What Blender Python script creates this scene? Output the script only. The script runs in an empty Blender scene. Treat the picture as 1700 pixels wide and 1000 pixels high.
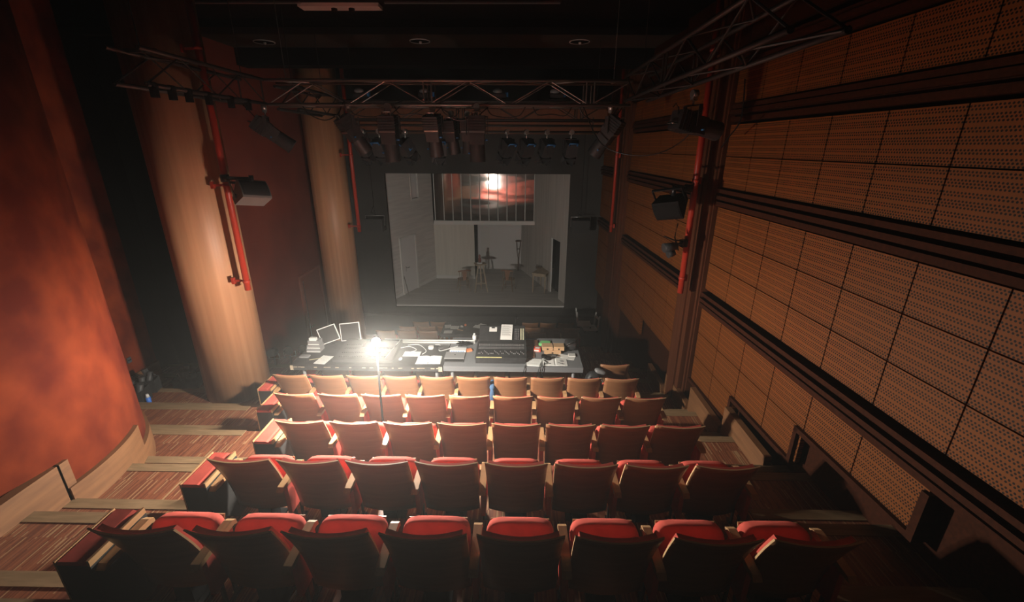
import bpy, bmesh, math, random
from mathutils import Vector, Matrix, Euler
PI = math.pi
S = bpy.context.scene
C = S.collection
random.seed(7)

# ------------------------------------------------------------ camera (at the origin, heights are measured from it)
PITCH, YAW, ROLL, F = math.radians(19.5), math.radians(0.8), 0.0048, 725.0
fw = Vector((-math.sin(YAW)*math.cos(PITCH), math.cos(YAW)*math.cos(PITCH), -math.sin(PITCH)))
rt = Vector((math.cos(YAW), math.sin(YAW), 0))
dn = fw.cross(rt)
r2 = rt*math.cos(ROLL) - dn*math.sin(ROLL)
d2 = dn*math.cos(ROLL) + rt*math.sin(ROLL)
cam = bpy.data.objects.new('camera', bpy.data.cameras.new('camera'))
C.objects.link(cam)
R = Matrix((r2, -d2, -fw)).transposed()
cam.matrix_world = R.to_4x4()
cam.data.sensor_width = 36; cam.data.lens = F/1700*36
cam.data.clip_start = 0.05; cam.data.clip_end = 100
S.camera = cam

# ------------------------------------------------------------ world, exposure
w = bpy.data.worlds.new('world'); S.world = w; w.use_nodes = True
wn = w.node_tree; wn.nodes.clear()
wo = wn.nodes.new('ShaderNodeOutputWorld'); wb = wn.nodes.new('ShaderNodeBackground')
wb.inputs[0].default_value = (0, 0, 0, 1); wb.inputs[1].default_value = 0.0
wn.links.new(wb.outputs[0], wo.inputs[0])
HAZE = 0.0115  # thin haze added to imitate the lens glare around the bulb
vs = wn.nodes.new('ShaderNodeVolumeScatter')
vs.inputs['Color'].default_value = (1, .985, .95, 1)
vs.inputs['Density'].default_value = HAZE; vs.inputs['Anisotropy'].default_value = 0.66
wn.links.new(vs.outputs[0], wo.inputs['Volume'])
S.view_settings.view_transform = 'Standard'; S.view_settings.look = 'None'
S.view_settings.gamma = 1; S.view_settings.use_curve_mapping = False
S.view_settings.exposure = 0.0
LAMP = Vector((-1.67, 4.68, -2.185)); LAMP_W = 4900.0
# light of the bare bulb: strength curve shaped to weaken steeply above the horizontal, darkening the upper hall
ld = bpy.data.lights.new('bulb_light', 'POINT'); ld.energy = LAMP_W; ld.color = (1, .93, .82); ld.shadow_soft_size = .055
ld.use_nodes = True
ln = ld.node_tree; em = ln.nodes['Emission']
ge = ln.nodes.new('ShaderNodeNewGeometry'); sp = ln.nodes.new('ShaderNodeSeparateXYZ'); cr = ln.nodes.new('ShaderNodeValToRGB')
mr = ln.nodes.new('ShaderNodeMapRange'); mr.inputs['From Min'].default_value = -1; mr.inputs['From Max'].default_value = 1
ln.links.new(ge.outputs['Incoming'], sp.inputs[0]); ln.links.new(sp.outputs[2], mr.inputs[0]); ln.links.new(mr.outputs[0], cr.inputs[0])
el = cr.color_ramp.elements
CURVE = [(-90, .8), (-30, 1.0), (4, 1.0), (14, .64), (24, .29), (34, .10), (50, .022), (90, .02)]
el[0].position = 0; el[0].color = (.8, .8, .8, 1); el[1].position = 1; el[1].color = (.012, .012, .012, 1)
for a_, v_ in CURVE[1:-1]:
    e_ = el.new((math.sin(math.radians(a_))+1)/2); e_.color = (v_, v_, v_, 1)
ln.links.new(cr.outputs[0], em.inputs['Strength'])
lo = bpy.data.objects.new('bulb_light', ld); lo.location = LAMP; C.objects.link(lo)

# ------------------------------------------------------------ materials
def nt(name):
    m = bpy.data.materials.new(name); m.use_nodes = True
    return m, m.node_tree, m.node_tree.nodes['Principled BSDF']
def mat(name, col, rough=.6, metal=0, spec=.4, var=0, scale=(6, 6, 6), col2=None, bump=0, detail=4):
    m, t, p = nt(name)
    p.inputs['Base Color'].default_value = (*col, 1)
    p.inputs['Roughness'].default_value = rough; p.inputs['Metallic'].default_value = metal
    p.inputs['Specular IOR Level'].default_value = spec
    if col2 or var or bump:
        tc = t.nodes.new('ShaderNodeTexCoord'); mp = t.nodes.new('ShaderNodeMapping')
        mp.inputs['Scale'].default_value = scale
        n = t.nodes.new('ShaderNodeTexNoise'); n.inputs['Scale'].default_value = 1; n.inputs['Detail'].default_value = detail
        t.links.new(tc.outputs['Object'], mp.inputs[0]); t.links.new(mp.outputs[0], n.inputs['Vector'])
        if col2 or var:
            r = t.nodes.new('ShaderNodeValToRGB')
            c2 = col2 or tuple(c*(1-var) for c in col)
            r.color_ramp.elements[0].position = .35; r.color_ramp.elements[0].color = (*c2, 1)
            r.color_ramp.elements[1].position = .68; r.color_ramp.elements[1].color = (*col, 1)
            t.links.new(n.outputs['Fac'], r.inputs[0]); t.links.new(r.outputs[0], p.inputs['Base Color'])
        if bump:
            b = t.nodes.new('ShaderNodeBump'); b.inputs['Strength'].default_value = bump; b.inputs['Distance'].default_value = .01
            t.links.new(n.outputs['Fac'], b.inputs['Height']); t.links.new(b.outputs[0], p.inputs['Normal'])
    return m
M = dict(
 black=mat('black paint', (.006, .006, .0065), .8, spec=.15),
 black_wall=mat('black painted wall', (.055, .053, .05), .9, spec=.1, var=.3, scale=(1, 1, 1)),
 matte=mat('black masking cloth', (.012, .012, .012), .95, spec=.05),
 metal=mat('dark truss steel', (.05, .05, .05), .35, .8),
 truss=mat('black truss tube', (.04, .038, .035), .55, .4, spec=.4),
 steel=mat('bare steel', (.55, .55, .53), .3, 1),
 alu=mat('brushed aluminium', (.6, .6, .58), .35, .9),
 housing=mat('black lamp housing', (.035, .035, .036), .5, spec=.4, var=.4, scale=(20, 20, 20)),
 blue=mat('blue plastic', (.03, .16, .38), .5),
 bluebottle=mat('blue bottle plastic', (.05, .2, .7), .4),
 red_paint=mat('red pipe paint', (.34, .03, .015), .4),
 fabric=mat('red seat fabric', (.64, .105, .075), .92, spec=.12, var=.18, scale=(9, 9, 9), bump=.15),
 shell=mat('plywood shell', (.34, .155, .07), .45, spec=.3, col2=(.29, .13, .058), scale=(3, 3, 30)),
 ply_edge=mat('light plywood edge', (.62, .4, .2), .5),
 arm=mat('oak armrest', (.50, .29, .14), .4, col2=(.40, .22, .10), scale=(30, 4, 30)),
 red_wall=mat('mottled red plaster', (.23, .040, .013), .8, spec=.12, col2=(.105, .014, .007), scale=(2.6, 2.6, 2.2), bump=.1, detail=14),
 red_dark=mat('dark red plaster', (.24, .05, .03), .8, spec=.2, col2=(.17, .034, .022), scale=(1.3, 1.3, 1.3), detail=6),
 column=mat('veneered column', (.50, .25, .13), .5, spec=.4, col2=(.40, .19, .095), scale=(14, 14, .35)),
 skirt=mat('oak skirting', (.20, .09, .036), .6, col2=(.14, .06, .024), scale=(2, 2, 22)),
 nosing=mat('light oak nosing', (.28, .18, .095), .65, col2=(.20, .13, .065), scale=(4, 30, 30)),
 darkwood=mat('dark mahogany beam', (.05, .014, .006), .75, spec=.08, col2=(.03, .009, .004), scale=(1.0, 30, 30)),
 headwood=mat('orange header board', (.20, .065, .022), .6, col2=(.15, .048, .016), scale=(14, 1, 1)),
 end_side=mat('black console side', (.022, .021, .02), .6),
 grey_laminate=mat('grey speckled laminate', (.21, .215, .22), .6, col2=(.14, .145, .15), scale=(160, 160, 160)),
 black_lam=mat('worn black tabletop', (.035, .036, .036), .55, col2=(.02, .02, .02), scale=(8, 8, 8)),
 worn=mat('chipped black edge', (.05, .05, .05), .6, col2=(.03, .03, .03), scale=(30, 30, 30)),
 chip=mat('bare chipped wood', (.5, .4, .28), .8),
 paper=mat('white paper', (.72, .72, .68), .8),
 ink=mat('printed ink', (.08, .08, .08), .8),
 white_plastic=mat('white plastic', (.7, .7, .68), .45),
 screen=mat('switched off screen', (.04, .04, .04), .2),
 grey_plastic=mat('grey plastic', (.05, .05, .05), .5),
 mid_grey=mat('mid grey plastic', (.22, .22, .22), .5),
 spk=mat('grey brown speaker box', (.17, .15, .135), .7),
 grille=mat('black speaker grille', (.03, .03, .03), .7, var=.5, scale=(200, 200, 200)),
 card=mat('kraft cardboard', (.55, .35, .19), .85, var=.1, scale=(10, 10, 10)),
 green=mat('green paper', (.2, .55, .2), .8),
 orange=mat('orange box', (.75, .22, .08), .7),
 brown=mat('brown leather', (.16, .07, .04), .7),
 redbox=mat('red box print', (.6, .08, .04), .6),
 cream=mat('cream set board', (.70, .67, .60), .85, spec=.15, var=.1, scale=(9, 9, .6)),
 set_left=mat('grey painted boards', (.70, .67, .635), .85, spec=.15, var=.16, scale=(1, 1, 14)),
 set_right=mat('grey upright boards', (.60, .57, .53), .85, spec=.15, var=.2, scale=(14, 14, .4)),
 set_white=mat('pale set wall', (.76, .74, .73), .85, spec=.15),
 set_floor=mat('grey set floorboards', (.52, .50, .465), .8, spec=.2, var=.2, scale=(.6, 12, 1)),
 trimw=mat('pale trim', (.72, .71, .68), .7),
 oldwood=mat('pale old wood', (.50, .40, .28), .7, var=.2, scale=(10, 10, 3)),
 chairwood=mat('brown turned wood', (.30, .20, .12), .5, var=.3, scale=(10, 10, 3)),
 chairback=mat('reddish chair back', (.30, .15, .085), .4),
 crutchwood=mat('dark crutch wood', (.10, .06, .035), .6),
 yellowwood=mat('yellowish door frame', (.42, .38, .24), .7),
 bust=mat('dark red figurine', (.20, .045, .03), .5),
 socket=mat('grey socket plate', (.07, .075, .085), .6),
)
def haze_free(): pass
# striped parquet
def parquet():
    m, t, p = nt('striped parquet'); N = t.nodes.new; L = t.links.new
    tc = N('ShaderNodeTexCoord'); sx = N('ShaderNodeSeparateXYZ'); L(tc.outputs['Object'], sx.inputs[0])
    def math_(op, a, b=None):
        n = N('ShaderNodeMath'); n.operation = op
        for i, v in enumerate((a, b)):
            if v is None: continue
            if isinstance(v, (int, float)): n.inputs[i].default_value = v
            else: L(v, n.inputs[i])
        return n.outputs[0]
    blk = math_('FLOOR', math_('MULTIPLY', sx.outputs[1], 3.1))
    xi = math_('FLOOR', math_('MULTIPLY', sx.outputs[0], 95))
    w1 = N('ShaderNodeTexWhiteNoise'); w1.noise_dimensions = '1D'; L(xi, w1.inputs['W'])
    yo = math_('ADD', math_('MULTIPLY', sx.outputs[1], 2.3), math_('MULTIPLY', w1.outputs[0], 9))
    cb = N('ShaderNodeCombineXYZ'); L(xi, cb.inputs[0]); L(math_('FLOOR', yo), cb.inputs[1]); L(blk, cb.inputs[2])
    w2 = N('ShaderNodeTexWhiteNoise'); L(cb.outputs[0], w2.inputs['Vector'])
    r = N('ShaderNodeValToRGB'); r.color_ramp.interpolation = 'CONSTANT'
    e = r.color_ramp.elements; e[0].position = 0; e[0].color = (.21, .07, .032, 1)
    e[1].position = .3; e[1].color = (.14, .044, .022, 1)
    a = e.new(.6); a.color = (.26, .095, .045, 1)
    a = e.new(.82); a.color = (.17, .058, .032, 1)
    a = e.new(.905); a.color = (.36, .22, .11, 1)
    L(w2.outputs[0], r.inputs[0]); L(r.outputs[0], p.inputs['Base Color'])
    p.inputs['Roughness'].default_value = .5
    return m
M['parquet'] = parquet()
# perforated acoustic panel: holes in groups of two and three rows, 25 to a panel
PW, PH = .635, .41
def perforated():
    m, t, p = nt('perforated orange panel'); N = t.nodes.new; L = t.links.new
    tc = N('ShaderNodeTexCoord'); sx = N('ShaderNodeSeparateXYZ'); L(tc.outputs['Object'], sx.inputs[0])
    def mt(op, *a):
        n = N('ShaderNodeMath'); n.operation = op
        for i, v in enumerate(a):
            if isinstance(v, (int, float)): n.inputs[i].default_value = v
            else: L(v, n.inputs[i])
        return n.outputs[0]
    u = mt('DIVIDE', sx.outputs[1], PW/25)
    per = PH/3
    v = mt('FLOORED_MODULO', sx.outputs[2], per)
    res = None
    for k, z in enumerate((.014, .0345, .055, .0895, .110)):
        uo = mt('SUBTRACT', mt('FLOORED_MODULO', mt('ADD', u, .5*(k % 2)), 1.0), .5)
        du = mt('MULTIPLY', uo, PW/25); dv = mt('SUBTRACT', v, z)
        d = mt('SQRT', mt('ADD', mt('MULTIPLY', du, du), mt('MULTIPLY', dv, dv)))
        res = d if res is None else mt('MINIMUM', res, d)
    hole = mt('LESS_THAN', res, .0076)
    noi = N('ShaderNodeTexNoise'); noi.inputs['Scale'].default_value = 1.5
    L(tc.outputs['Object'], noi.inputs['Vector'])
    r = N('ShaderNodeValToRGB'); r.color_ramp.elements[0].color = (.165, .046, .008, 1); r.color_ramp.elements[1].color = (.20, .060, .011, 1)
    L(noi.outputs['Fac'], r.inputs[0])
    mx = N('ShaderNodeMix'); mx.data_type = 'RGBA'; L(hole, mx.inputs['Factor']); L(r.outputs[0], mx.inputs[6]); mx.inputs[7].default_value = (.006, .003, .002, 1)
    L(mx.outputs[2], p.inputs['Base Color']); p.inputs['Roughness'].default_value = .65; p.inputs['Specular IOR Level'].default_value = .2
    return m
M['perf'] = perforated()
def mirror():
    m, t, p = nt('dark wavy mirror foil'); N = t.nodes.new; L = t.links.new
    p.inputs['Base Color'].default_value = (.30, .285, .27, 1); p.inputs['Metallic'].default_value = 1; p.inputs['Roughness'].default_value = .07
    tc = N('ShaderNodeTexCoord'); mp = N('ShaderNodeMapping'); mp.inputs['Scale'].default_value = (.5, 1, 2.2)
    n = N('ShaderNodeTexNoise'); n.inputs['Scale'].default_value = 1; n.inputs['Detail'].default_value = 1
    b = N('ShaderNodeBump'); b.inputs['Distance'].default_value = .05; b.inputs['Strength'].default_value = .22
    L(tc.outputs['Object'], mp.inputs[0]); L(mp.outputs[0], n.inputs['Vector']); L(n.outputs['Fac'], b.inputs['Height']); L(b.outputs[0], p.inputs['Normal'])
    return m
M['mirror'] = mirror()
def emis(name, col, s):
    m, t, p = nt(name); p.inputs['Base Color'].default_value = (*col, 1)
    p.inputs['Emission Color'].default_value = (*col, 1); p.inputs['Emission Strength'].default_value = s
    return m
BR = .05
M['bulb'] = emis('glowing bulb', (1, .95, .86), 60)

# ------------------------------------------------------------ mesh helpers
class MB:
    def __init__(s): s.b = bmesh.new(); s.mi = 0
    def _fin(s, vs, mtx):
        if mtx is not None: bmesh.ops.transform(s.b, matrix=mtx, verts=vs)
    def box(s, x0, x1, y0, y1, z0, z1, m=None):
        vs = [s.b.verts.new((x, y, z)) for x in (x0, x1) for y in (y0, y1) for z in (z0, z1)]
        for f in ((0,1,3,2),(4,6,7,5),(0,4,5,1),(2,3,7,6),(0,2,6,4),(1,5,7,3)):
            fc = s.b.faces.new([vs[i] for i in f]); fc.material_index = s.mi
        s._fin(vs, m); return s
    def prism(s, poly, a0, a1, axis='x', m=None):
        def P(p, a):
            return {'x': (a, p[0], p[1]), 'y': (p[0], a, p[1]), 'z': (p[0], p[1], a)}[axis]
        A = [s.b.verts.new(P(p, a0)) for p in poly]; B = [s.b.verts.new(P(p, a1)) for p in poly]
        n = len(poly)
        fs = [s.b.faces.new(A), s.b.faces.new(B[::-1])]
        for i in range(n): fs.append(s.b.faces.new((A[i], B[i], B[(i+1) % n], A[(i+1) % n])))
        for f in fs: f.material_index = s.mi
        s._fin(A+B, m); return s
    def cyl(s, p0, p1, r0, r1=None, n=12, cap=True):
        r1 = r0 if r1 is None else r1
        p0, p1 = Vector(p0), Vector(p1); d = (p1-p0)
        if d.length < 1e-6: return s
        q = d.to_track_quat('Z', 'Y')
        A, B = [], []
        for i in range(n):
            a = 2*PI*i/n; v = Vector((math.cos(a), math.sin(a), 0))
            A.append(s.b.verts.new(p0+q@(v*r0))); B.append(s.b.verts.new(p1+q@(v*r1)))
        for i in range(n):
            f = s.b.faces.new((A[i], A[(i+1) % n], B[(i+1) % n], B[i])); f.smooth = n > 6; f.material_index = s.mi
        if cap:
            for l in (A[::-1], B): s.b.faces.new(l).material_index = s.mi
        return s
    def tube(s, pts, r, n=8):
        pts = [Vector(p) for p in pts]; rings = []
        up = Vector((0, 0, 1))
        for i, p in enumerate(pts):
            d = (pts[min(i+1, len(pts)-1)]-pts[max(i-1, 0)]).normalized()
            a = d.cross(up)
            if a.length < 1e-3: a = d.cross(Vector((0, 1, 0)))
            a.normalize(); b = a.cross(d)
            rings.append([s.b.verts.new(p+(a*math.cos(2*PI*k/n)+b*math.sin(2*PI*k/n))*r) for k in range(n)])
        for A, B in zip(rings, rings[1:]):
            for k in range(n):
                f = s.b.faces.new((A[k], B[k], B[(k+1) % n], A[(k+1) % n])); f.smooth = True; f.material_index = s.mi
        s.b.faces.new(rings[0]); s.b.faces.new(rings[-1][::-1]); return s
    def puff(s, c, h, e=.4, m=None, nu=20, nv=12):
        sg = lambda v, p: math.copysign(abs(v)**p, v)
        rows = []
        for j in range(1, nv):
            ph = -PI/2+PI*j/nv; row = []
            for i in range(nu):
                th = 2*PI*i/nu
                row.append(s.b.verts.new((c[0]+h[0]*sg(math.cos(ph), e)*sg(math.cos(th), e), c[1]+h[1]*sg(math.cos(ph), e)*sg(math.sin(th), e), c[2]+h[2]*sg(math.sin(ph), e*1.3))))
            rows.append(row)
        lo = s.b.verts.new((c[0], c[1], c[2]-h[2])); hi = s.b.verts.new((c[0], c[1], c[2]+h[2]))
        fs = []
        for A, B in zip(rows, rows[1:]):
            for i in range(nu): fs.append(s.b.faces.new((A[i], A[(i+1) % nu], B[(i+1) % nu], B[i])))
        for i in range(nu):
            fs.append(s.b.faces.new((lo, rows[0][(i+1) % nu], rows[0][i]))); fs.append(s.b.faces.new((hi, rows[-1][i], rows[-1][(i+1) % nu])))
        for f in fs: f.smooth = True; f.material_index = s.mi
        s._fin([v for r in rows for v in r]+[lo, hi], m); return s
    def ball(s, c, r, n=16):
        return s.puff(c, (r, r, r) if not isinstance(r, tuple) else r, 1, nu=n, nv=n//2+2) if False else s._ball(c, r, n)
    def _ball(s, c, r, n):
        rr = r if isinstance(r, tuple) else (r, r, r)
        m = Matrix.Translation(c) @ Matrix.Diagonal((*rr, 1))
        g = bmesh.ops.create_uvsphere(s.b, u_segments=n, v_segments=max(6, n//2), radius=1, matrix=m)
        for v in g['verts']:
            for f in v.link_faces: f.smooth = True; f.material_index = s.mi
        return s
def obj(name, mb, mats, parent=None, loc=None, rot=None):
    bmesh.ops.recalc_face_normals(mb.b, faces=mb.b.faces)
    me = bpy.data.meshes.new(name); mb.b.to_mesh(me); mb.b.free()
    for m in (mats if isinstance(mats, (list, tuple)) else [mats]): me.materials.append(M[m] if isinstance(m, str) else m)
    o = bpy.data.objects.new(name, me); C.objects.link(o)
    if parent: o.parent = parent
    if loc: o.location = loc
    if rot: o.rotation_euler = rot
    return o
def tag(o, label=None, cat=None, group=None, kind=None):
    if label: o['label'] = label
    if cat: o['category'] = cat
    if group: o['group'] = group
    if kind: o['kind'] = kind
    return o
def thing(name, label, cat, loc=(0, 0, 0), rot=(0, 0, 0), group=None):
    o = bpy.data.objects.new(name, None); C.objects.link(o); o.empty_display_size = .1
    o.location = loc; o.rotation_euler = rot
    return tag(o, label, cat, group)
def struct(name, mb, m, label=None, loc=None, rot=None):
    o = obj(name, mb, m, None, loc, rot); o['kind'] = 'structure'
    if label: o['label'] = label
    return o
def dup(root, loc, rot, label, group=None, scale=None):
    r = root.copy(); C.objects.link(r); r.location = loc; r.rotation_euler = rot; r['label'] = label
    if scale: r.scale = (scale,)*3
    if group: r['group'] = group
    def rec(a, b):
        for ch in list(a.children):
            c = ch.copy(); C.objects.link(c); c.parent = b; rec(ch, c)
    rec(root, r); return r
def RM(rx=0, ry=0, rz=0, at=(0, 0, 0)):
    return Matrix.Translation(at) @ Euler((rx, ry, rz)).to_matrix().to_4x4()

# ------------------------------------------------------------ levels of the raked auditorium
YT = [1.84, 2.80, 3.75, 4.76, 5.77, 6.75, 7.73, 8.71, 9.69, 10.67, 11.65, 12.63]     # rear top of the seat backs
LV = [-2.94, -3.24, -3.54, -3.84, -4.14, -4.42, -4.69, -4.97, -5.25, -5.53, -5.82, -6.07]
LEFT = [-2.9, -2.9, -2.9, -3.55, -4.15, -4.2]
def wallx(y): return 2.95 - .042*(y-4)

f = MB()
XL, XR = -7.9, 3.3
f.box(XL, XR, -1.2, YT[0]+.02, -6.6, LV[0]+.30)
for k in range(12):
    y0 = YT[k]+.02; y1 = (YT[k+1]+.02) if k < 11 else 14.0
    f.box(XL, XR, y0, y1, -6.6, LV[k])
struct('floor', f, 'parquet', 'raked auditorium floor of thin brown and pale wooden strips')
# half steps of the aisles, with their own striped tread
h = MB()
for k in range(0, 8):
    d = (LV[k-1] if k else LV[0]+.30) - LV[k]
    y0 = YT[k]+.02
    xl = LEFT[min(k, 5)] - .02
    h.box(-5.1 if k < 3 else XL, xl, y0, y0+.30, LV[k], LV[k]+d/2)
    h.box(2.08, 3.1, y0, y0+.30, LV[k], LV[k]+d/2)
struct('floor.001', h, 'parquet', 'half steps of the left and right aisles')
n_tr = 1
for k in range(0, 8):
    d = (LV[k-1] if k else LV[0]+.30) - LV[k]
    y0 = YT[k]+.02; xl = LEFT[min(k, 5)]
    t = MB()
    zt = LV[k]+d
    t.box(XL if k > 3 else -5.3, xl if k else XR, y0-.10, y0+.012, zt-.03, zt+.006)
    t.box(2.1, XR-.2, y0-.10, y0+.012, zt-.03, zt+.006)
    t.box(-5.3 if k < 4 else XL, xl-.02, y0+.20, y0+.312, LV[k]+d/2-.03, LV[k]+d/2+.006)
    t.box(2.1, XR-.2, y0+.20, y0+.312, LV[k]+d/2-.03, LV[k]+d/2+.006)
    struct('trim_%d' % n_tr, t, 'nosing', 'light oak nosing on the edge of an aisle step'); n_tr += 1

# ------------------------------------------------------------ shell of the hall
c = MB(); c.box(-9, 4.5, -1.5, 14.2, 2.05, 2.25)
struct('ceiling', c, 'black', 'black ceiling')
c = MB(); c.box(-9, 4.5, 8.6, 9.1, 1.92, 2.05); c.box(-9, 4.5, 10.3, 10.7, 1.6, 2.05)
struct('ceiling.001', c, 'black', 'black ceiling beams')
c = MB(); c.box(-9, 3.4, 9.1, 10.3, 1.93, 1.95)
struct('ceiling.002', c, mat('dark brown soffit', (.06, .05, .04), .8, spec=.1), 'dark soffit carrying the downlights')
b = MB(); b.box(-8.2, 4.2, -1.5, -1.3, -2.64, 2.1)
struct('wall_back', b, 'black_wall', 'black rear wall behind the seating')
# right wall: dark wood backing, panels, beams, pilasters (local frame: y along the wall, z up, +x into the wall)
rwl = MB(); rwl.box(.10, .3, -3.6, 10.1, -6.6, 2.1)
ANG = math.atan(.042)
RW = struct('wall_right', rwl, 'darkwood', 'right wall of perforated orange panels between dark wood beams', loc=(2.95, 4, 0), rot=(0, 0, ANG))
def wl(y): return (y-4)/math.cos(ANG)
def panels(y0, y1, z1, rows, yb=None, cut=None):
    mb = MB(); mb_n = 0
    a, b_ = wl(y0), wl(y1)
    yy = b_
    off = b_
    while yy > a+.02:
        ya = max(a, yy-PW)
        for r in range(rows):
            zt = z1-PH*r; zb = zt-PH
            if cut and cut((ya+yy)/2+4, zb): continue
            g = .006
            mb.box(.0, .05, ya+g, yy-g, zb+g, zt-g)
        yy -= PW
    # shift so the hole pattern's origin sits on the panel corner
    for v in mb.b.verts: v.co.y -= b_; v.co.z -= z1
    o = obj('perforated_panel', mb, 'perf', RW, loc=(0, b_, z1))
    return o
BA = [(-2.2, 6.38), (7.25, 10.95), (12.25, 14.0)]
for (a, b_) in BA:
    panels(a, b_, .96, 1)
    panels(a, b_, .29, 2)
    panels(a, b_, -.80, 3)
def cut4(y, zb):
    return (y < 5.17 and zb < -3.3) or (y < 3.93 and zb < -2.9) or y < 2.6
panels(2.56, 6.38, -2.34, 3, cut=cut4)
panels(7.25, 10.95, -2.34, 4, cut=lambda y, zb: (y < 8.9 and zb < -3.7))
panels(12.25, 14.0, -2.34, 5)
for (a, b_) in BA:
    for (z0, z1, dx) in ((.30, .55, -.02), (-.80, -.53, -.05), (-2.33, -2.06, -.05), (.97, 1.2, -.03)):
        m_ = MB(); ya, yb = wl(a), wl(b_)
        m_.box(dx, .1, ya, yb, z0+.02, z0+.08); m_.box(dx, .1, ya, yb, z1-.07, z1-.02); m_.box(dx+.05, .1, ya, yb, z0+.08, z1-.07)
        m_.box(dx-.02, dx+.04, ya, yb, z0+.115, z0+.165)
        obj('beam', m_, 'darkwood', RW)
for (a, b_) in ((6.42, 7.2), (11.0, 12.2)):
    m_ = MB(); ya, yb = wl(a), wl(b_)
    m_.box(-.04, .12, ya, yb, -6.3, 2.0); m_.box(-.12, 0, ya+.14, yb-.14, -6.3, 2.0); m_.box(-.15, 0, ya+.26, yb-.26, -6.3, 2.0)
    m_.box(-.07, 0, ya+.03, ya+.08, -6.3, 2.0); m_.box(-.07, 0, yb-.08, yb-.03, -6.3, 2.0)
    obj('pilaster', m_, mat('mahogany pilaster', (.095, .032, .014), .65, spec=.12, col2=(.065, .02, .009), scale=(30, 30, 1)), RW)
# stepped frame below the lowest panels
m_ = MB()
def seg(ya, yb, za, zb): m_.box(-.04, .08, wl(ya), wl(yb), za, zb)
seg(5.17, 6.4, -3.62, -3.565); seg(5.12, 5.17, -3.62, -3.16); seg(3.93, 5.17, -3.21, -3.155); seg(3.88, 3.93, -3.21, -2.75)
seg(2.6, 3.93, -2.80, -2.745); seg(2.54, 2.6, -2.80, -2.36)
obj('stepped_frame', m_, 'darkwood', RW)
# stepped skirting beside the right aisle
for i, k in enumerate((2, 3, 4, 5)):
    m_ = MB(); ya, yb = YT[k]+.32, YT[k+1]+.32 if k < 5 else 8.0
    m_.box(wallx(yb)-.12, wallx(yb)-.04, ya, yb, LV[k]-.3, LV[k]+.27)
    struct('baseboard_right' if i == 0 else 'baseboard_right.%03d' % i, m_, 'skirt', 'stepped wooden skirting along the right aisle')

# left side: big red column, red side wall, veneered columns, recess
def column(name, x, y, r, z0, z1, m, n=96):
    k = MB(); k.cyl((0, 0, z0), (0, 0, z1), r, n=n)
    return obj(name, k, m, loc=(x, y, 0))
k = MB(); k.cyl((0, 0, -4.6), (0, 0, 2.05), 1.78, n=160)
o = struct('wall_left', k, 'red_wall', 'broad rounded mottled red wall beside the left aisle', loc=(-5.89, 3.3, 0))
k = MB(); k.box(-7.9, -7.0, 3.6, 7.5, -6, 2.05)
struct('wall_left.001', k, 'red_wall', 'flat red wall between the rounded wall and the dark recess')
k = MB(); k.box(-8.4, -8.2, 3.0, 14.2, -6.6, 2.05); k.box(-8.4, -6.2, 9.35, 9.5, -6.6, 2.05)
struct('wall_left.002', k, 'matte', 'black recess behind the first veneered column')
k = MB(); k.box(-6.2, -6.0, 8.6, 14.2, -6.6, 2.05)
LW3 = struct('wall_left.003', k, 'red_dark', 'dark red wall with a door behind the veneered columns')
tag(column('veneered_column', -4.97, 6.80, .50, -4.60, 2.05, 'column'), 'thick wood veneered column nearest the camera, at the left aisle', 'column', 'veneered columns')
tag(column('veneered_column', -5.0, 11.85, .46, -6.1, 2.05, 'column'), 'wood veneered column further back, left of the black stage surround', 'column', 'veneered columns')
k = MB()
k.box(-6.0, -5.97, 11.35, 11.42, -6.0, -3.45); k.box(-6.0, -5.97, 12.6, 12.68, -6.0, -3.45); k.box(-6.0, -5.97, 11.35, 12.68, -3.45, -3.38)
dr = MB(); dr.box(-6.0, -5.985, 11.43, 12.59, -6.0, -3.46)
D1 = struct('door_1', dr, mat('dark red door', (.22, .055, .035), .6), 'dark red door in the left wall by the second column')
obj('door_frame', k, mat('dark red frame', (.28, .09, .06), .6), D1)
dh = MB(); dh.cyl((-5.97, 11.6, -4.95), (-5.94, 11.6, -4.95), .02); dh.cyl((-5.94, 11.6, -4.95), (-5.94, 11.75, -4.95), .012); dh.box(-5.98, -5.965, 11.52, 11.545, -5.9, -3.55)
obj('door_handle', dh, 'steel', D1)
# stepped skirting round the red rounded wall
def hug(y, off): 
    dy = y-3.3
    if dy < .05: return -4.11+off
    return -5.89 + math.sqrt(max(0, 1.78**2-dy*dy)) + off
cnt = 0
for (ya, yb, zt, zb, off) in ((1.2, 3.12, -2.70, -3.3, .03), (3.12, 4.08, -2.96, -3.6, .05), (4.08, 5.04, -3.24, -3.9, .045)):
    m_ = MB(); n = 10; P = []
    for i in range(n+1):
        y = ya+(yb-ya)*i/n; P.append((hug(y, off), y))
    Q = [(x-.09, y) for x, y in reversed(P)]
    m_.prism(P+Q, zb, zt, 'z')
    if cnt == 0: m_.prism([(hug(3.12, .03)-.14, 3.10), (hug(3.12, .03), 3.10), (hug(3.12, .03)+.0, 3.2), (hug(3.12, .03)-.14, 3.16)], zb, zt, 'z')
    struct('baseboard_left' if cnt == 0 else 'baseboard_left.%03d' % cnt, m_, 'skirt', 'stepped oak skirting curving round the red wall'); cnt += 1
m_ = MB(); m_.box(-7.0, -6.96, 6.0, 7.5, -4.5, -3.95)
struct('baseboard_left.%03d' % cnt, m_, 'skirt', 'oak skirting on the flat red wall')
k = MB(); k.box(-.006, .012, -.04, .04, -.05, .05); s_ = obj('socket_plate', k, 'socket', loc=(-6.99, 6.95, -3.66))
tag(s_, 'small grey socket plate on the flat red wall', 'socket')
q = MB(); q.cyl((.012, -.018, 0), (.016, -.018, 0), .014); q.cyl((.012, .018, 0), (.016, .018, 0), .014); obj('outlet', q, 'black', s_)

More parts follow.
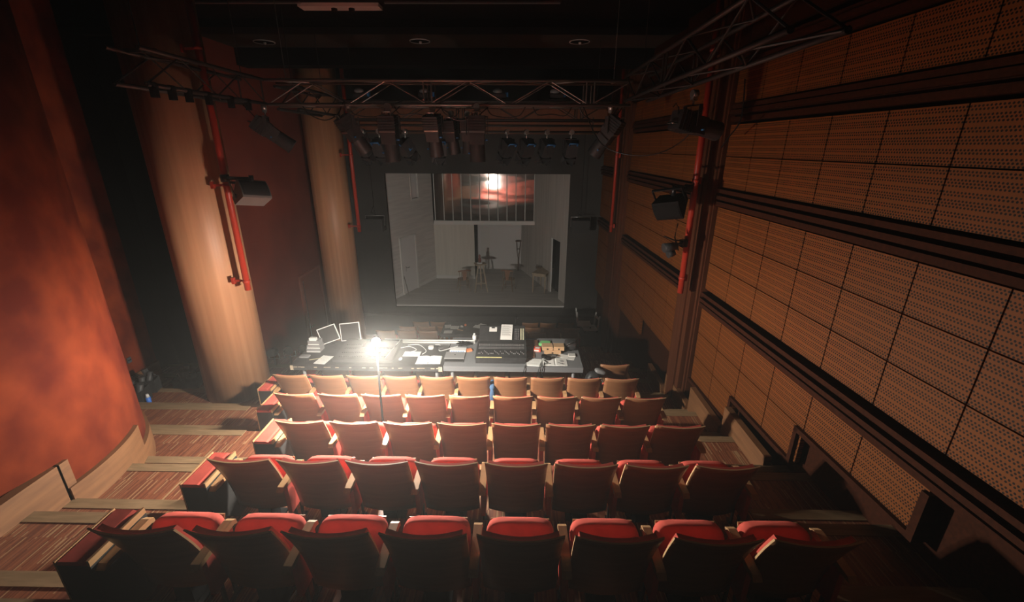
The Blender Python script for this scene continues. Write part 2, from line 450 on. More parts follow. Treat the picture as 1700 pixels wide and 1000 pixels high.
# proscenium
k = MB()
YP = 13.9
k.box(-6.2, -4.12, YP-.1, YP, -6.2, .35); k.box(1.57, 3.4, YP-.1, YP, -6.2, .35); k.box(-4.12, 1.57, YP-.1, YP, -.79, .35)
struct('wall_front', k, 'black_wall', 'black stage surround framing the lit set')
k = MB(); k.box(-6.2, 3.4, YP-.18, YP-.1, 1.02, 2.05)
struct('wall_front.002', k, 'matte', 'black upper band of the stage wall')
k = MB(); k.box(-6.2, 3.4, YP-.16, YP-.1, .35, 1.02)
struct('wall_front.001', k, 'headwood', 'orange brown boards above the black stage surround')
k = MB(); k.box(-6.2, 3.4, 13.55, YP-.1, -6.2, -5.35); 
struct('floor.002', k, 'black_wall', 'black stage apron')
k = MB(); k.box(-6.2, 3.4, 13.8, 20.0, -6.2, -5.14)
struct('floor.003', k, 'black_wall', 'black stage deck under the set')
k = MB(); k.box(-6.2, 3.4, 20, 20.2, -6.2, 4); k.box(-6.4, -6.2, 13.9, 20.2, -6.2, 4); k.box(3.4, 3.6, 13.9, 20.2, -6.2, 4); k.box(-6.4, 3.6, 13.9, 20.2, 4, 4.2)
struct('wall_stage', k, 'matte', 'black walls of the stage house')

# ------------------------------------------------------------ seats
def shell_y(z):      # rear face of the back, forward of its top edge
    t = (.86-z)/.66
    return .20*t + .035*math.sin(t*PI)
def sheet(mb, xw0, xw1, z0, z1, th, bow, y_off=0, nx=10, nz=9, edge_mi=None):
    F_, B_ = [], []
    for j in range(nz+1):
        z = z0+(z1-z0)*j/nz; wdt = xw0+(xw1-xw0)*j/nz; ra, rb = [], []
        for i in range(nx+1):
            u = -1+2*i/nx; x = u*wdt; y = shell_y(z)+y_off+bow*u*u
            ra.append(mb.b.verts.new((x, y, z))); rb.append(mb.b.verts.new((x, y+th, z)))
        F_.append(ra); B_.append(rb)
    for j in range(nz):
        for i in range(nx):
            for G, o_ in ((F_, 0), (B_, 1)):
                q = (G[j][i], G[j][i+1], G[j+1][i+1], G[j+1][i])
                fc = mb.b.faces.new(q if o_ == 0 else q[::-1]); fc.smooth = True; fc.material_index = 0
    em = edge_mi if edge_mi is not None else 0
    for j in range(nz):
        for i in (0, nx): mb.b.faces.new((F_[j][i], B_[j][i], B_[j+1][i], F_[j+1][i])).material_index = em
    for i in range(nx):
        for j in (0, nz): mb.b.faces.new((F_[j][i], F_[j][i+1], B_[j][i+1], B_[j][i])).material_index = em
def arm_mb(side):
    m_ = MB(); x0, x1 = side*.28-.028, side*.28+.028
    poly = [(.05, .525), (.08, .555), (.30, .565), (.40, .565), (.435, .545), (.44, .505), (.41, .52), (.30, .525), (.11, .52)]
    m_.prism(poly, x0, x1, 'x'); return m_
def make_seat(label, group):
    t = thing('theatre_seat', label, 'seat', group=group)
    s = MB(); sheet(s, .238, .252, .20, .86, .013, .045, edge_mi=1)
    sh = obj('backrest_shell', s, ['shell', 'ply_edge'], t)
    p = MB(); sheet(p, .212, .222, .26, .838, .038, .045, y_off=.014, nx=8, nz=6)
    obj('back_upholstery', p, 'fabric', t)
    q = MB(); q.puff((0, 0, 0), (.232, .06, .225), .33, RM(math.radians(-20), 0, 0, (0, .355, .372)))
    cu = obj('seat_cushion', q, 'fabric', t)
    u = MB(); u.box(-.2, .2, .055, .07, -.2, .2, RM(math.radians(-20), 0, 0, (0, .355, .372)))
    obj('seat_underside', u, 'shell', t)
    l = MB(); l.box(-.06, .06, .22, .34, .0, .26); l.box(-.10, .10, .18, .40, 0, .02); l.box(-.2, .2, .235, .275, .24, .28)
    obj('pedestal', l, 'black', t)
    a = arm_mb(1); ar = obj('armrest', a, 'arm', t)
    g = MB(); g.box(.262, .298, .14, .40, .22, .521); obj('armrest_panel', g, 'fabric', ar)
    g = MB(); g.box(.272, .288, .20, .225, 0, .24); g.box(.272, .288, .30, .325, 0, .24); g.box(.266, .294, .16, .37, 0, .015); obj('leg', g, 'metal', t)
    return t
ordn = ['first', 'second', 'third', 'fourth', 'fifth', 'sixth', 'seventh', 'eighth', 'ninth', 'tenth', 'eleventh', 'twelfth']
rowname = ['the nearest row', 'the second nearest row', 'the third nearest row', 'the fourth nearest row', 'the fifth nearest row', 'the row under the long desk']
# x of the first seat centre and number of seats for each row
RX = {0: (-2.21, 8), 1: (-2.24, 8), 2: (-2.245, 8), 3: (-2.85, 9), 4: (-3.46, 10), 5: (-3.26, 9)}
first = None
for k in range(6):
    x0, n = RX[k]
    for i in range(n):
        x = x0+.56*i
        if k == 5 and i == n-1: x = 1.70
        lab = 'red plywood backed seat, %s from the left in %s' % (ordn[i], rowname[k])
        grp = 'red theatre seats in raked rows'
        if k == 5 and i == n-1: lab = 'single red seat right of the grey desk, beside the black bag'
        if first is None: first = make_seat(lab, grp); first.location = (x, YT[k], LV[k])
        else: dup(first, (x, YT[k], LV[k]), (0, 0, 0), lab, grp)
far = {9: [-3.55, -2.98, -2.41, -.06, .52], 10: [-3.20, -2.64, -2.08, .44, 1.00, 1.56], 11: [-3.05, -2.49, .40, .96, 1.52]}
fr = {9: 'the row touching the small black desk', 10: 'the last row but one', 11: 'the last row before the stage'}
for k, xs in far.items():
    for i, x in enumerate(xs):
        dup(first, (x, YT[k], LV[k]), (0, 0, 0), 'plywood backed seat, %s from the left in %s' % (ordn[i], fr[k]), 'red theatre seats in raked rows')
# upholstered console ending each row on the left aisle
def make_end(label):
    t = thing('row_end_console', label, 'console', group='upholstered row ends on the left aisle')
    b_ = MB(); b_.box(-.11, .095, -.01, .40, 0, .57); obj('body', b_, 'end_side', t)
    c_ = MB(); c_.prism([(-.108, .57), (-.108, .592), (-.10, .60), (.02, .60), (.045, .59), (.05, .57)], -.005, .395, 'y'); obj('top_cushion', c_, 'fabric', t)
    r_ = MB(); r_.prism([(.052, .57), (.054, .60), (.06, .605), (.078, .605), (.08, .57)], -.005, .395, 'y'); obj('upholstered_ridge', r_, 'fabric', t)
    e_ = MB(); e_.box(-.122, -.1105, -.01, .40, .02, .606); obj('edge_strip', e_, 'arm', t)
    e_ = MB(); e_.box(.0805, .0955, -.01, .40, .571, .615); obj('edge_strip', e_, 'arm', t)
    a_ = MB()
    poly = [(.0, .525), (.03, .555), (.25, .565), (.35, .565), (.385, .545), (.39, .505), (.36, .52), (.25, .525), (.06, .52)]
    a_.prism(poly, .10, .155, 'x'); obj('armrest', a_, 'arm', t)
    return t
e0 = None
for k in range(6):
    x = RX[k][0]-.28-.13
    lab = 'red topped black console ending %s' % rowname[k]
    loc = (x, YT[k]+.05, LV[k])
    if e0 is None: e0 = make_end(lab); e0.location = loc
    else: dup(e0, loc, (0, 0, 0), lab)

# ------------------------------------------------------------ ghost light
t = thing('ghost_light', 'bare glowing bulb on a tall thin black stand between the rows', 'lamp', (LAMP.x-.03, LAMP.y, LV[2]))
hgt = LAMP.z-LV[2]
b_ = MB(); b_.cyl((0, 0, 0), (0, 0, .02), .15, n=24); b_.cyl((0, 0, .02), (0, 0, .04), .05, n=16); obj('base', b_, 'black', t)
b_ = MB(); b_.cyl((0, 0, .04), (.025, 0, hgt-.10), .013); obj('pole', b_, 'black', t)
b_ = MB(); b_.cyl((.027, 0, hgt-.10), (.03, 0, hgt-.045), .024); obj('socket', b_, 'black', t)
b_ = MB(); b_.ball((.03, 0, hgt), BR, 20); obj('bulb', b_, 'bulb', t)

# ------------------------------------------------------------ stage set
ZS = -5.10
def wall_between(mb, a, b, z0, z1, th=.06, side=1):
    a, b = Vector((*a, 0)), Vector((*b, 0)); d = (b-a).normalized(); n = Vector((-d.y, d.x, 0))*th*side
    mb.prism([(a.x, a.y), (b.x, b.y), (b.x+n.x, b.y+n.y), (a.x+n.x, a.y+n.y)], z0, z1, 'z'); return mb
def lerp2(a, b, t): return (a[0]+(b[0]-a[0])*t, a[1]+(b[1]-a[1])*t)
LA, LB = (-4.50, 14.02), (-3.33, 17.13)
RA, RB = (1.72, 14.02), (.18, 18.63)
st = thing('stage_set', 'pale grey room set on the stage behind the black surround', 'stage set', (0, 0, 0))
k = MB(); k.prism([(-4.6, 13.92), (1.85, 13.92), (1.85, 14.1), (.5, 19.0), (-3.6, 19.0), (-4.6, 14.1)], ZS-.03, ZS, 'z'); obj('stage_floor', k, 'set_floor', st)
k = MB(); k.box(-4.15, 1.66, 13.905, 13.92, ZS-.07, ZS+.012); obj('front_edge', k, 'trimw', st)
def side_wall(A, B, y0, y1, za, zb, mb, side):   # span of a side wall between two depths
    ta = (y0-A[1])/(B[1]-A[1]); tb = (y1-A[1])/(B[1]-A[1]); wall_between(mb, lerp2(A, B, ta), lerp2(A, B, tb), za, zb, side=side)
k = MB()
side_wall(LA, LB, 14.02, 15.81, ZS, 1.0, k, 1); side_wall(LA, LB, 15.81, 16.26, ZS, -1.79, k, 1); side_wall(LA, LB, 16.26, 17.13, ZS, 1.0, k, 1)
obj('left_wall', k, 'set_left', st)
k = MB(); side_wall((LA[0]-.12, LA[1]), (LB[0]-.12, LB[1]), 15.7, 16.4, -1.95, 1.0, k, 1); obj('window_pane', k, 'set_white', st)
k = MB(); side_wall((LA[0]+.015, LA[1]), (LB[0]+.015, LB[1]), 15.79, 15.82, -1.82, 1.0, k, 1); side_wall((LA[0]+.015, LA[1]), (LB[0]+.015, LB[1]), 15.8, 16.3, -1.83, -1.78, k, 1); obj('window_frame', k, 'trimw', st)
dd = MB(); side_wall((LA[0]+.03, LA[1]), (LB[0]+.03, LB[1]), 15.0, 15.80, ZS+.02, -3.08, dd, 1)
dn_ = obj('set_door', dd, 'set_white', st)
k = MB()
for (ya, yb, za, zb) in ((14.93, 15.0, ZS, -3.02), (15.80, 15.87, ZS, -3.02), (14.93, 15.87, -3.08, -3.02)):
    side_wall((LA[0]+.05, LA[1]), (LB[0]+.05, LB[1]), ya, yb, za, zb, k, 1)
obj('door_frame', k, 'trimw', dn_)
k = MB(); k.cyl((-4.06, 15.2, -4.15), (-3.98, 15.2, -4.15), .012); k.cyl((-3.98, 15.2, -4.15), (-3.94, 15.33, -4.15), .012); k.box(-4.08, -4.03, 15.17, 15.23, -4.28, -4.08); obj('door_handle', k, 'metal', dn_)
k = MB(); side_wall((LA[0]+.02, LA[1]), (LB[0]+.02, LB[1]), 14.02, 14.93, ZS, ZS+.12, k, 1); obj('skirting', k, 'trimw', st); k = MB(); side_wall((LA[0]+.02, LA[1]), (LB[0]+.02, LB[1]), 15.87, 17.12, ZS, ZS+.12, k, 1)
k.box(-3.33, -1.76, 17.10, 17.13, ZS, ZS+.13); obj('skirting', k, 'trimw', st)
k = MB(); k.box(-3.4, -1.75, 17.13, 17.2, ZS, -2.87); obj('back_panel', k, 'cream', st)
k = MB(); k.box(-1.80, -1.75, 17.2, 18.65, ZS, -2.87); obj('dark_return', k, 'matte', st)
k = MB(); k.box(-1.9, .25, 18.65, 18.7, ZS, -2.2); obj('alcove_wall', k, 'set_white', st)
k = MB(); k.box(-1.62, -1.22, 18.62, 18.65, ZS, -3.25); obj('alcove_door', k, 'trimw', st)
# right wall with a shelf opening
k = MB()
side_wall(RB, RA, 18.63, 15.50, ZS, 1.0, k, -1); side_wall(RB, RA, 15.50, 14.72, -3.06, 1.0, k, -1); side_wall(RB, RA, 14.72, 14.02, ZS, 1.0, k, -1)
obj('right_wall', k, 'set_right', st)
k = MB()
def ro(y, off=0.0): t_ = (y-RA[1])/(RB[1]-RA[1]); return RA[0]+(RB[0]-RA[0])*t_+off
for (ya, yb, za, zb) in ((15.49, 15.60, ZS, -3.0), (14.66, 14.72, ZS, -3.0), (14.66, 15.60, -3.08, -3.0)):
    k.prism([(ro(ya)-.03, ya), (ro(yb)-.03, yb), (ro(yb)+.015, yb), (ro(ya)+.015, ya)], za, zb, 'z')
fr_ = obj('opening_frame', k, 'trimw', st)
k = MB(); k.box(1.38, 2.1, 15.6, 15.65, ZS, -2.9); k.box(2.05, 2.1, 14.3, 15.65, ZS, -2.9); obj('niche', k, 'matte', fr_)
k = MB()
for i in range(7): k.box(1.60, 2.0, 14.9, 15.02, -4.82+.25*i, -4.795+.25*i)
obj('shelf', k, 'trimw', fr_)
k = MB()
for (ya, yb, za, zb) in ((17.3, 17.22, ZS, -3.05), (16.78, 16.7, ZS, -3.05), (17.3, 16.7, -3.1, -3.02)):
    k.prism([(ro(ya)-.03, ya), (ro(yb)-.03, yb), (ro(yb)+.02, yb), (ro(ya)+.02, ya)], za, zb, 'z')
obj('door_casing', k, 'yellowwood', st)
k = MB(); k.prism([(ro(18.6)-.02, 18.6), (ro(15.54)-.02, 15.54), (ro(15.54)+.02, 15.54), (ro(18.6)+.02, 18.6)], ZS, ZS+.12, 'z'); obj('skirting', k, 'trimw', st)
# mirrored gallery front
g = thing('mirrored_gallery', 'row of mirrored panels reflecting the red seats above the set', 'mirror', (-1.33, 17.2, 0))
k = MB(); k.box(-1.93, 1.93, 0, .03, -2.75, 1.0); obj('mirror', k, 'mirror', g)
for i in range(12):
    x = -1.93+3.86*i/11
    k = MB(); k.box(x-.014, x+.014, -.03, 0, -2.75, 1.0); obj('mullion', k, 'trimw', g)
k = MB(); k.box(-1.98, 1.98, -.10, .06, -2.90, -2.75); obj('sill', k, 'trimw', g)

def set_chair(label, loc, rz):
    t = thing('spindle_chair', label, 'chair', loc, (0, 0, rz))
    k = MB(); k.puff((0, 0, .45), (.21, .21, .022), .6); obj('seat', k, 'chairwood', t)
    for sx in (-1, 1):
        for sy in (-1, 1):
            k = MB(); k.cyl((sx*.15, sy*.15, .44), (sx*.20, sy*.21, 0), .018, .013); obj('leg', k, 'chairwood', t)
    k = MB(); k.cyl((-.175, -.18, .2), (-.175, .18, .2), .009); k.cyl((.175, -.18, .2), (.175, .18, .2), .009); k.cyl((-.175, 0, .2), (.175, 0, .2), .009); obj('stretcher', k, 'chairwood', t)
    for i in range(6):
        if i in (2, 3): continue
        x = -.17+.068*i
        k = MB(); k.cyl((x, .18, .46), (x*1.15, .25, .82), .009); obj('spindle', k, 'chairwood', t)
    k = MB(); k.prism([(-.05, .46), (.05, .46), (.095, .80), (-.095, .80)], .21, .225, 'y'); obj('back_splat', k, 'chairback', t)
    k = MB(); k.tube([(-.23, .20, .80), (-.12, .26, .83), (0, .275, .84), (.12, .26, .83), (.23, .20, .80)], .028); obj('crest_rail', k, 'chairback', t)
    return t
set_chair('brown spindle back chair on the stage, left of the tall stool', (-2.03, 15.55, ZS), math.radians(200))
set_chair('brown spindle back chair on the stage, right of the tall stool', (-.34, 15.62, ZS), math.radians(165))
t = thing('tall_stool', 'tall pale wooden sculpting stool holding a dark figurine', 'stool', (-1.38, 15.45, ZS))
k = MB(); k.box(-.20, .20, -.18, .18, 1.04, 1.075, RM(0, 0, .3)); obj('stool_top', k, 'oldwood', t)
for (x, y) in ((-.20, -.14), (.26, -.08), (0, .26)):
    k = MB(); k.cyl((x*.35, y*.35, 1.04), (x, y, 0), .026, .022, n=8); obj('leg', k, 'oldwood', t)
k = MB()
P3 = [(-.16, -.11), (.20, -.06), (0, .2)]
for i in range(3): a_, b_2 = P3[i], P3[(i+1) % 3]; k.cyl((*a_, .32), (*b_2, .32), .014, n=6)
k.cyl((-.11, -.07, .72), (.13, -.03, .72), .012, n=6); obj('brace', k, 'oldwood', t)
t = thing('figurine', 'small dark red bust on the tall stool on the stage', 'figurine', (-1.40, 15.45, ZS+1.075))
k = MB(); k.cyl((0, 0, 0), (0, 0, .04), .11, .09, n=16); obj('base', k, 'trimw', t)
k = MB(); k.puff((0, 0, .13), (.06, .045, .10), .8); k._ball((0, 0, .27), (.042, .05, .062), 14); k.cyl((0, 0, .18), (0, 0, .25), .025); obj('bust', k, 'bust', t)
t = thing('wooden_table', 'small pale wooden table against the right wall of the set', 'table', (.93, 15.72, ZS), (0, 0, math.radians(-22)))
k = MB(); k.box(-.27, .27, -.48, .48, .72, .75); obj('tabletop', k, 'oldwood', t)
k = MB(); k.box(-.23, .23, -.44, -.425, .63, .72); k.box(-.23, .23, .425, .44, .63, .72); k.box(-.24, -.225, -.44, .44, .63, .72); k.box(.225, .24, -.44, .44, .63, .72); obj('apron', k, 'oldwood', t)
for sx in (-1, 1):
    for sy in (-1, 1):
        k = MB(); k.cyl((sx*.23, sy*.43, .72), (sx*.23, sy*.43, 0), .028, .02, n=8); obj('leg', k, 'oldwood', t)
k = MB(); k.box(-.10, .10, -.05, .05, 0, .07); k.cyl((-.06, 0, .07), (-.06, 0, .15), .02)
tag(obj('small_box', k, 'crutchwood', loc=(.77, 16.02, ZS+.75)), 'small dark box on the wooden table on the stage', 'box')
k = MB(); k.box(-.09, .09, -.12, .12, 0, .012, RM(0, 0, .3)); tag(obj('papers', k, 'oldwood', loc=(1.02, 15.5, ZS+.75)), 'light sheet lying on the small table on the stage', 'paper')
t = thing('crutch', 'dark wooden crutch leaning in the alcove corner of the set', 'crutch', (.0, 18.35, ZS), (math.radians(-5), 0, 0))
k = MB(); k.cyl((0, 0, 0), (0, 0, .55), .018, n=8); k.tube([(0, 0, .5), (-.06, 0, .9), (-.08, 0, 1.27)], .014, 6); k.tube([(0, 0, .5), (.06, 0, .9), (.08, 0, 1.27)], .014, 6); k.cyl((-.07, 0, .95), (.07, 0, .95), .014); obj('shaft', k, 'crutchwood', t)
k = MB(); k.puff((0, 0, 1.29), (.13, .04, .035), .6); obj('arm_rest', k, 'crutchwood', t)
t = thing('walking_cane', 'thin dark walking cane leaning by the left set door', 'cane', (-3.93, 14.9, ZS))
k = MB(); k.tube([(.03, -.1, 0), (-.1, .05, .45), (-.19, .13, .84), (-.215, .15, .9), (-.24, .15, .91), (-.25, .15, .87)], .012, 6); obj('cane_shaft', k, 'crutchwood', t)

# hanging speakers before the surround
def hang_spk(label, x):
    t = thing('hanging_speaker', label, 'speaker', (x, 13.3, -2.2), group='dark speakers hung beside the set')
    k = MB(); k.box(-.26, .26, -.2, .2, -.26, .12); obj('cabinet', k, 'housing', t)
    k = MB(); k.box(-.24, .24, -.215, -.2, -.24, .10); obj('grille', k, 'grille', t)
    k = MB(); k.tube([(-.29, 0, -.1), (-.29, 0, .20), (.29, 0, .20), (.29, 0, -.1)], .012, 6); obj('yoke', k, 'alu', t)
    k = MB(); k.cyl((0, 0, .2), (0, 0, 2.6), .006, n=6); k.tube([(0, 0, .5), (-.1, 0, .3), (.05, 0, .22)], .008, 6); obj('cable', k, 'black', t)
hang_spk('dark speaker hanging left of the lit set', -4.37); hang_spk('dark speaker hanging right of the lit set', 1.88)

# ------------------------------------------------------------ trusses
M['truss_front'] = mat('lamplit black truss tube', (.20, .195, .18), .45, .5, spec=.5)  # paler copy of the truss tube, lamplight on the front truss put into its colour
def truss(label, p0, p1, hgt=.34, wid=.34, seg=.62, m='truss'):
    p0, p1 = Vector(p0), Vector(p1); L_ = (p1-p0).length; d = (p1-p0)/L_
    t = thing('lighting_truss', label, 'truss', p0, (0, 0, math.atan2(d.y, d.x)))
    for y in (0, wid):
        for z in (0, hgt):
            k = MB(); k.cyl((0, y, z), (L_, y, z), .024, n=8); obj('chord', k, m, t)
    k = MB(); n = max(1, round(L_/seg)); s_ = L_/n
    for i in range(n):
        a, b = i*s_, (i+1)*s_; up = i % 2 == 0
        for y in (0, wid): k.cyl((a, y, 0 if up else hgt), (b, y, hgt if up else 0), .010, n=6)
        for z in (0, hgt): k.cyl((a, 0 if up else wid, z), (b, wid if up else 0, z), .010, n=6)
        if i % 4 == 3:
            for xx in (b-.06, b+.06):
                if xx < L_: k.cyl((xx, 0, 0), (xx, 0, hgt), .012, n=6); k.cyl((xx, wid, 0), (xx, wid, hgt), .012, n=6)
    obj('bracing', k, m, t)
    for xx in (.25, L_-.25):
        k = MB(); k.cyl((xx, wid/2, hgt), (xx, wid/2, 2.05-p0.z), .006, n=6); k.box(xx-.02, xx+.02, 0, wid, hgt-.01, hgt+.03); obj('hanger', k, m, t)
    return t
truss('front black truss spanning the hall above the long desk', (-3.90, 7.35, .60), (1.70, 7.35, .60), m='truss_front')
truss('second black truss just behind the front one', (-3.60, 9.45, .50), (1.80, 9.45, .50))
truss('left side truss running toward the camera past the column', (-3.90, 5.0, .60), (-3.90, 7.3, .60))
truss('right side truss running toward the camera by the panelled wall', (1.94, 3.0, .66), (1.94, 7.3, .66))
truss('rear left side truss between the two columns', (-3.62, 7.74, .56), (-3.62, 9.42, .56))
for i, (x, y) in enumerate(((-3.97, 5.08), (-3.97, 5.34), (-3.97, 5.6), (-3.97, 5.95), (-3.97, 6.4), (-3.97, 6.8))):
    k = MB(); k.box(-.03, .03, -.03, .03, -.10, .0); k.cyl((0, -.035, .02), (0, .035, .02), .035); 
    tag(obj('truss_clamp', k, 'black', loc=(x+.07, y, .575)), 'small empty clamp under the left side truss, %s from the front' % ordn[i], 'clamp', 'clamps under the left truss')
for (z, lab) in ((.40, 'upper black pipe carrying the barn door spotlights'), (.28, 'lower black pipe behind the barn door spotlights')):
    k = MB(); k.cyl((-3.6, 9.62, z), (1.8, 9.62, z), .024, n=10)
    lp_ = tag(obj('lighting_pipe', k, 'truss'), lab, 'pipe')
    for xx in (-3.3, -1, 1.5): k = MB(); k.box(xx-.012, xx+.012, 9.60, 9.64, z, .42 if z < .4 else .56); obj('hanger', k, 'truss', lp_)

# ------------------------------------------------------------ lighting fixtures
def profile(label, loc, rz, tilt, grp='large profile spotlights'):
    t = thing('profile_spotlight', label, 'spotlight', loc, (0, 0, rz), grp)
    k = MB(); k.cyl((0, -.035, 0), (0, .035, 0), .045, n=12); k.cyl((0, 0, -.03), (0, 0, -.12), .012); k.box(-.03, .03, -.03, .03, -.07, -.03); obj('clamp', k, 'alu', t)
    k = MB(); k.box(-.15, .15, -.02, .02, -.135, -.12); k.box(-.158, -.148, -.025, .025, -.36, -.12); k.box(.148, .158, -.025, .025, -.36, -.12); obj('yoke', k, 'housing', t)
    bd = MB(); bd.box(-.12, .12, -.11, .11, -.02, .22)
    for i in range(5): bd.box(-.13, .13, -.12, .12, .03+.035*i, .04+.035*i)
    body = obj('housing', bd, 'housing', t, loc=(0, 0, -.33), rot=(tilt, 0, 0))
    k = MB(); k.box(-.105, .105, -.10, .10, -.16, -.02); k.cyl((0, 0, -.16), (0, 0, -.40), .105, .115, n=20, cap=False); obj('barrel', k, 'housing', body)
    k = MB(); k.cyl((0, 0, -.20), (0, 0, -.19), .10, n=20); obj('lens', k, 'matte', body)
    k = MB(); k.tube([(-.06, -.05, .22), (-.06, -.05, .27), (.06, -.05, .27), (.06, -.05, .22)], .01, 6); obj('handle', k, 'steel', body); k = MB(); k.box(-.11, .11, -.115, -.1105, .0, .02); obj('side_rail', k, 'steel', body)
    k = MB(); k.cyl((.105, -.05, -.1), (.15, -.05, -.1), .012); k.cyl((-.105, -.05, -.28), (-.13, -.05, -.28), .012); obj('knob', k, 'blue', body)
    k = MB(); k.tube([(0, .05, .2), (.15, .1, .32), (.2, .12, .4), (.1, .1, .36)], .008, 6); obj('cable', k, 'black', body)
    return t
D = math.radians
grp = 'large profile spotlights'
p0_ = profile('black profile spotlight hanging far left before the red wall', (-3.95, 7.3, .55), D(-70), D(52))
def pdup(label, loc, rz, tilt, src=None, sc=None):
    r = dup(src or p0_, loc, (0, 0, rz), label, scale=sc or (1.3 if src else None))
    for c_ in r.children:
        if c_.name.startswith('housing') or c_.name.startswith('lamp_body'): c_.rotation_euler = (tilt, 0, 0)
    return r
pdup('black profile spotlight angled over the second veneered column', (-2.68, 7.4, .57), D(-50), D(34))
pdup('black profile spotlight pointing down, left of the truss middle', (-2.03, 7.3, .57), D(-4), D(8), sc=1.1)
pdup('black profile spotlight between the two pointing straight down', (-1.36, 7.4, .57), D(-10), D(16))
pdup('smaller black profile spotlight just left of the truss middle', (-1.10, 7.6, .50), D(-20), D(14), sc=.85)
pdup('black profile spotlight hanging at the truss middle', (-.66, 7.3, .57), D(2), D(4), sc=1.1)
pdup('slim black profile spotlight behind the one at the truss middle', (-.84, 7.6, .50), D(0), D(6), sc=.85)
pdup('black profile spotlight at the right end of the front truss', (1.42, 7.4, .57), D(60), D(35), sc=1.05)
pdup('black profile spotlight under the right side truss', (2.08, 5.75, .60), D(-75), D(78))
def fresnel(label, loc, rz, tilt):
    t = thing('barn_door_spotlight', label, 'spotlight', loc, (0, 0, rz), 'small spotlights with barn doors')
    k = MB(); k.cyl((0, -.03, 0), (0, .03, 0), .04, n=12); k.cyl((0, 0, -.03), (0, 0, -.10), .01); obj('clamp', k, 'alu', t)
    k = MB(); k.box(-.125, .125, -.015, .015, -.11, -.10); k.box(-.13, -.122, -.02, .02, -.26, -.10); k.box(.122, .13, -.02, .02, -.26, -.10); obj('yoke', k, 'housing', t)
    b_ = MB(); b_.box(-.095, .095, -.10, .10, -.10, .12); b_.cyl((0, 0, -.13), (0, 0, -.10), .095, n=20)
    body = obj('lamp_body', b_, 'housing', t, loc=(0, 0, -.24), rot=(tilt, 0, 0))
    k = MB(); k.cyl((0, 0, -.132), (0, 0, -.13), .085, n=20); obj('lens', k, 'matte', body)
    for i in range(4):
        k = MB(); k.prism([(-.075, 0), (.075, 0), (.12, -.15), (-.12, -.15)], -.003, .003, 'y', Matrix.Rotation(PI/2*i, 4, 'Z') @ RM(-.45, 0, 0, (0, .10, -.13)))
        obj('barn_door', k, 'housing', body)
    k = MB(); k.tube([(-.06, -.10, .10), (-.07, -.12, .15), (.07, -.12, .15), (.06, -.10, .10)], .013, 6); obj('handle', k, 'blue', body); k = MB(); k.box(.096, .11, -.03, .03, -.04, 0); obj('latch', k, 'blue', body)
    return t
q0 = fresnel('barn door spotlight, leftmost of the rear row', (-3.24, 9.62, .28), D(-25), D(34)); q0.scale = (1.3,)*3
ql = ['second', 'third', 'fourth', 'fifth', 'sixth', 'seventh', 'eighth']
for i, (x, rz, ti) in enumerate(((-2.90, -12, 30), (-2.36, -40, 36), (-1.66, 20, 24), (-.25, 35, 34), (.15, 30, 34), (.57, 22, 36), (1.07, 10, 30))):
    pdup('barn door spotlight, %s from the left in the rear row' % ql[i], (x, 9.62, .28), D(rz), D(ti), src=q0)
for i, x in enumerate((-3.17, -1.86, -.39, .75)):
    t = thing('moving_light', 'small silvery and blue lamp on the second truss, %s from the left' % ordn[i], 'spotlight', (x, 9.6, .88), group='silvery lamps on the second truss')
    k = MB(); k.box(-.15, .12, -.08, .08, 0, .10); obj('base', k, 'housing', t)
    k = MB(); k._ball((-.05, 0, .15), (.10, .07, .06), 14); obj('head', k, 'mid_grey', t)
    k = MB(); k.box(.10, .16, -.05, .05, .05, .13); obj('blue_cap', k, 'blue', t)

# ceiling fittings
for i, (x, y) in enumerate(((-5.05, 9.75), (-1.95, 9.65), (1.15, 9.68), (.98, 12.0))):
    z = 1.93 if i < 3 else 2.05
    t = thing('downlight', ('unlit round ceiling downlight, %s of three in the front row' % ['left', 'middle', 'right'][i]) if i < 3 else 'unlit round ceiling downlight further back on the right', 'downlight', (x, y, z), group='round ceiling downlights')
    k = MB(); n = 40
    k.tube([(.19*math.cos(2*PI*j/n), .19*math.sin(2*PI*j/n), -.01) for j in range(n+1)], .010, 6); obj('rim', k, 'white_plastic', t)  # rim coloured white to stand in for the glint on its metal
    k = MB(); k.cyl((0, 0, -.015), (0, 0, 0), .185, n=32); obj('can', k, 'black', t)
    k = MB(); k._ball((.01, 0, -.03), .028, 12); obj('bulb', k, 'white_plastic', t)
t = thing('ceiling_batten', 'pale flat ceiling fitting with two black knobs at the top', 'ceiling fitting', (-2.78, 7.85, 2.05))
k = MB(); k.box(-.62, .62, -.13, .10, -.05, 0); obj('plate', k, 'white_plastic', t)
k = MB(); k.cyl((-.1, -.02, -.10), (-.1, -.02, -.05), .045, n=16); k.cyl((.17, -.02, -.10), (.17, -.02, -.05), .045, n=16); obj('knob', k, 'black', t)
for x0, x1, lab in ((-5.6, -3.34, 'thin pale ceiling rail left of the flat fitting'), (-2.06, .6, 'thin pale ceiling rail right of the flat fitting')):
    k = MB(); k.box(x0, x1, 7.68, 7.72, 2.03, 2.05); tag(obj('ceiling_rail', k, 'alu'), lab, 'rail')

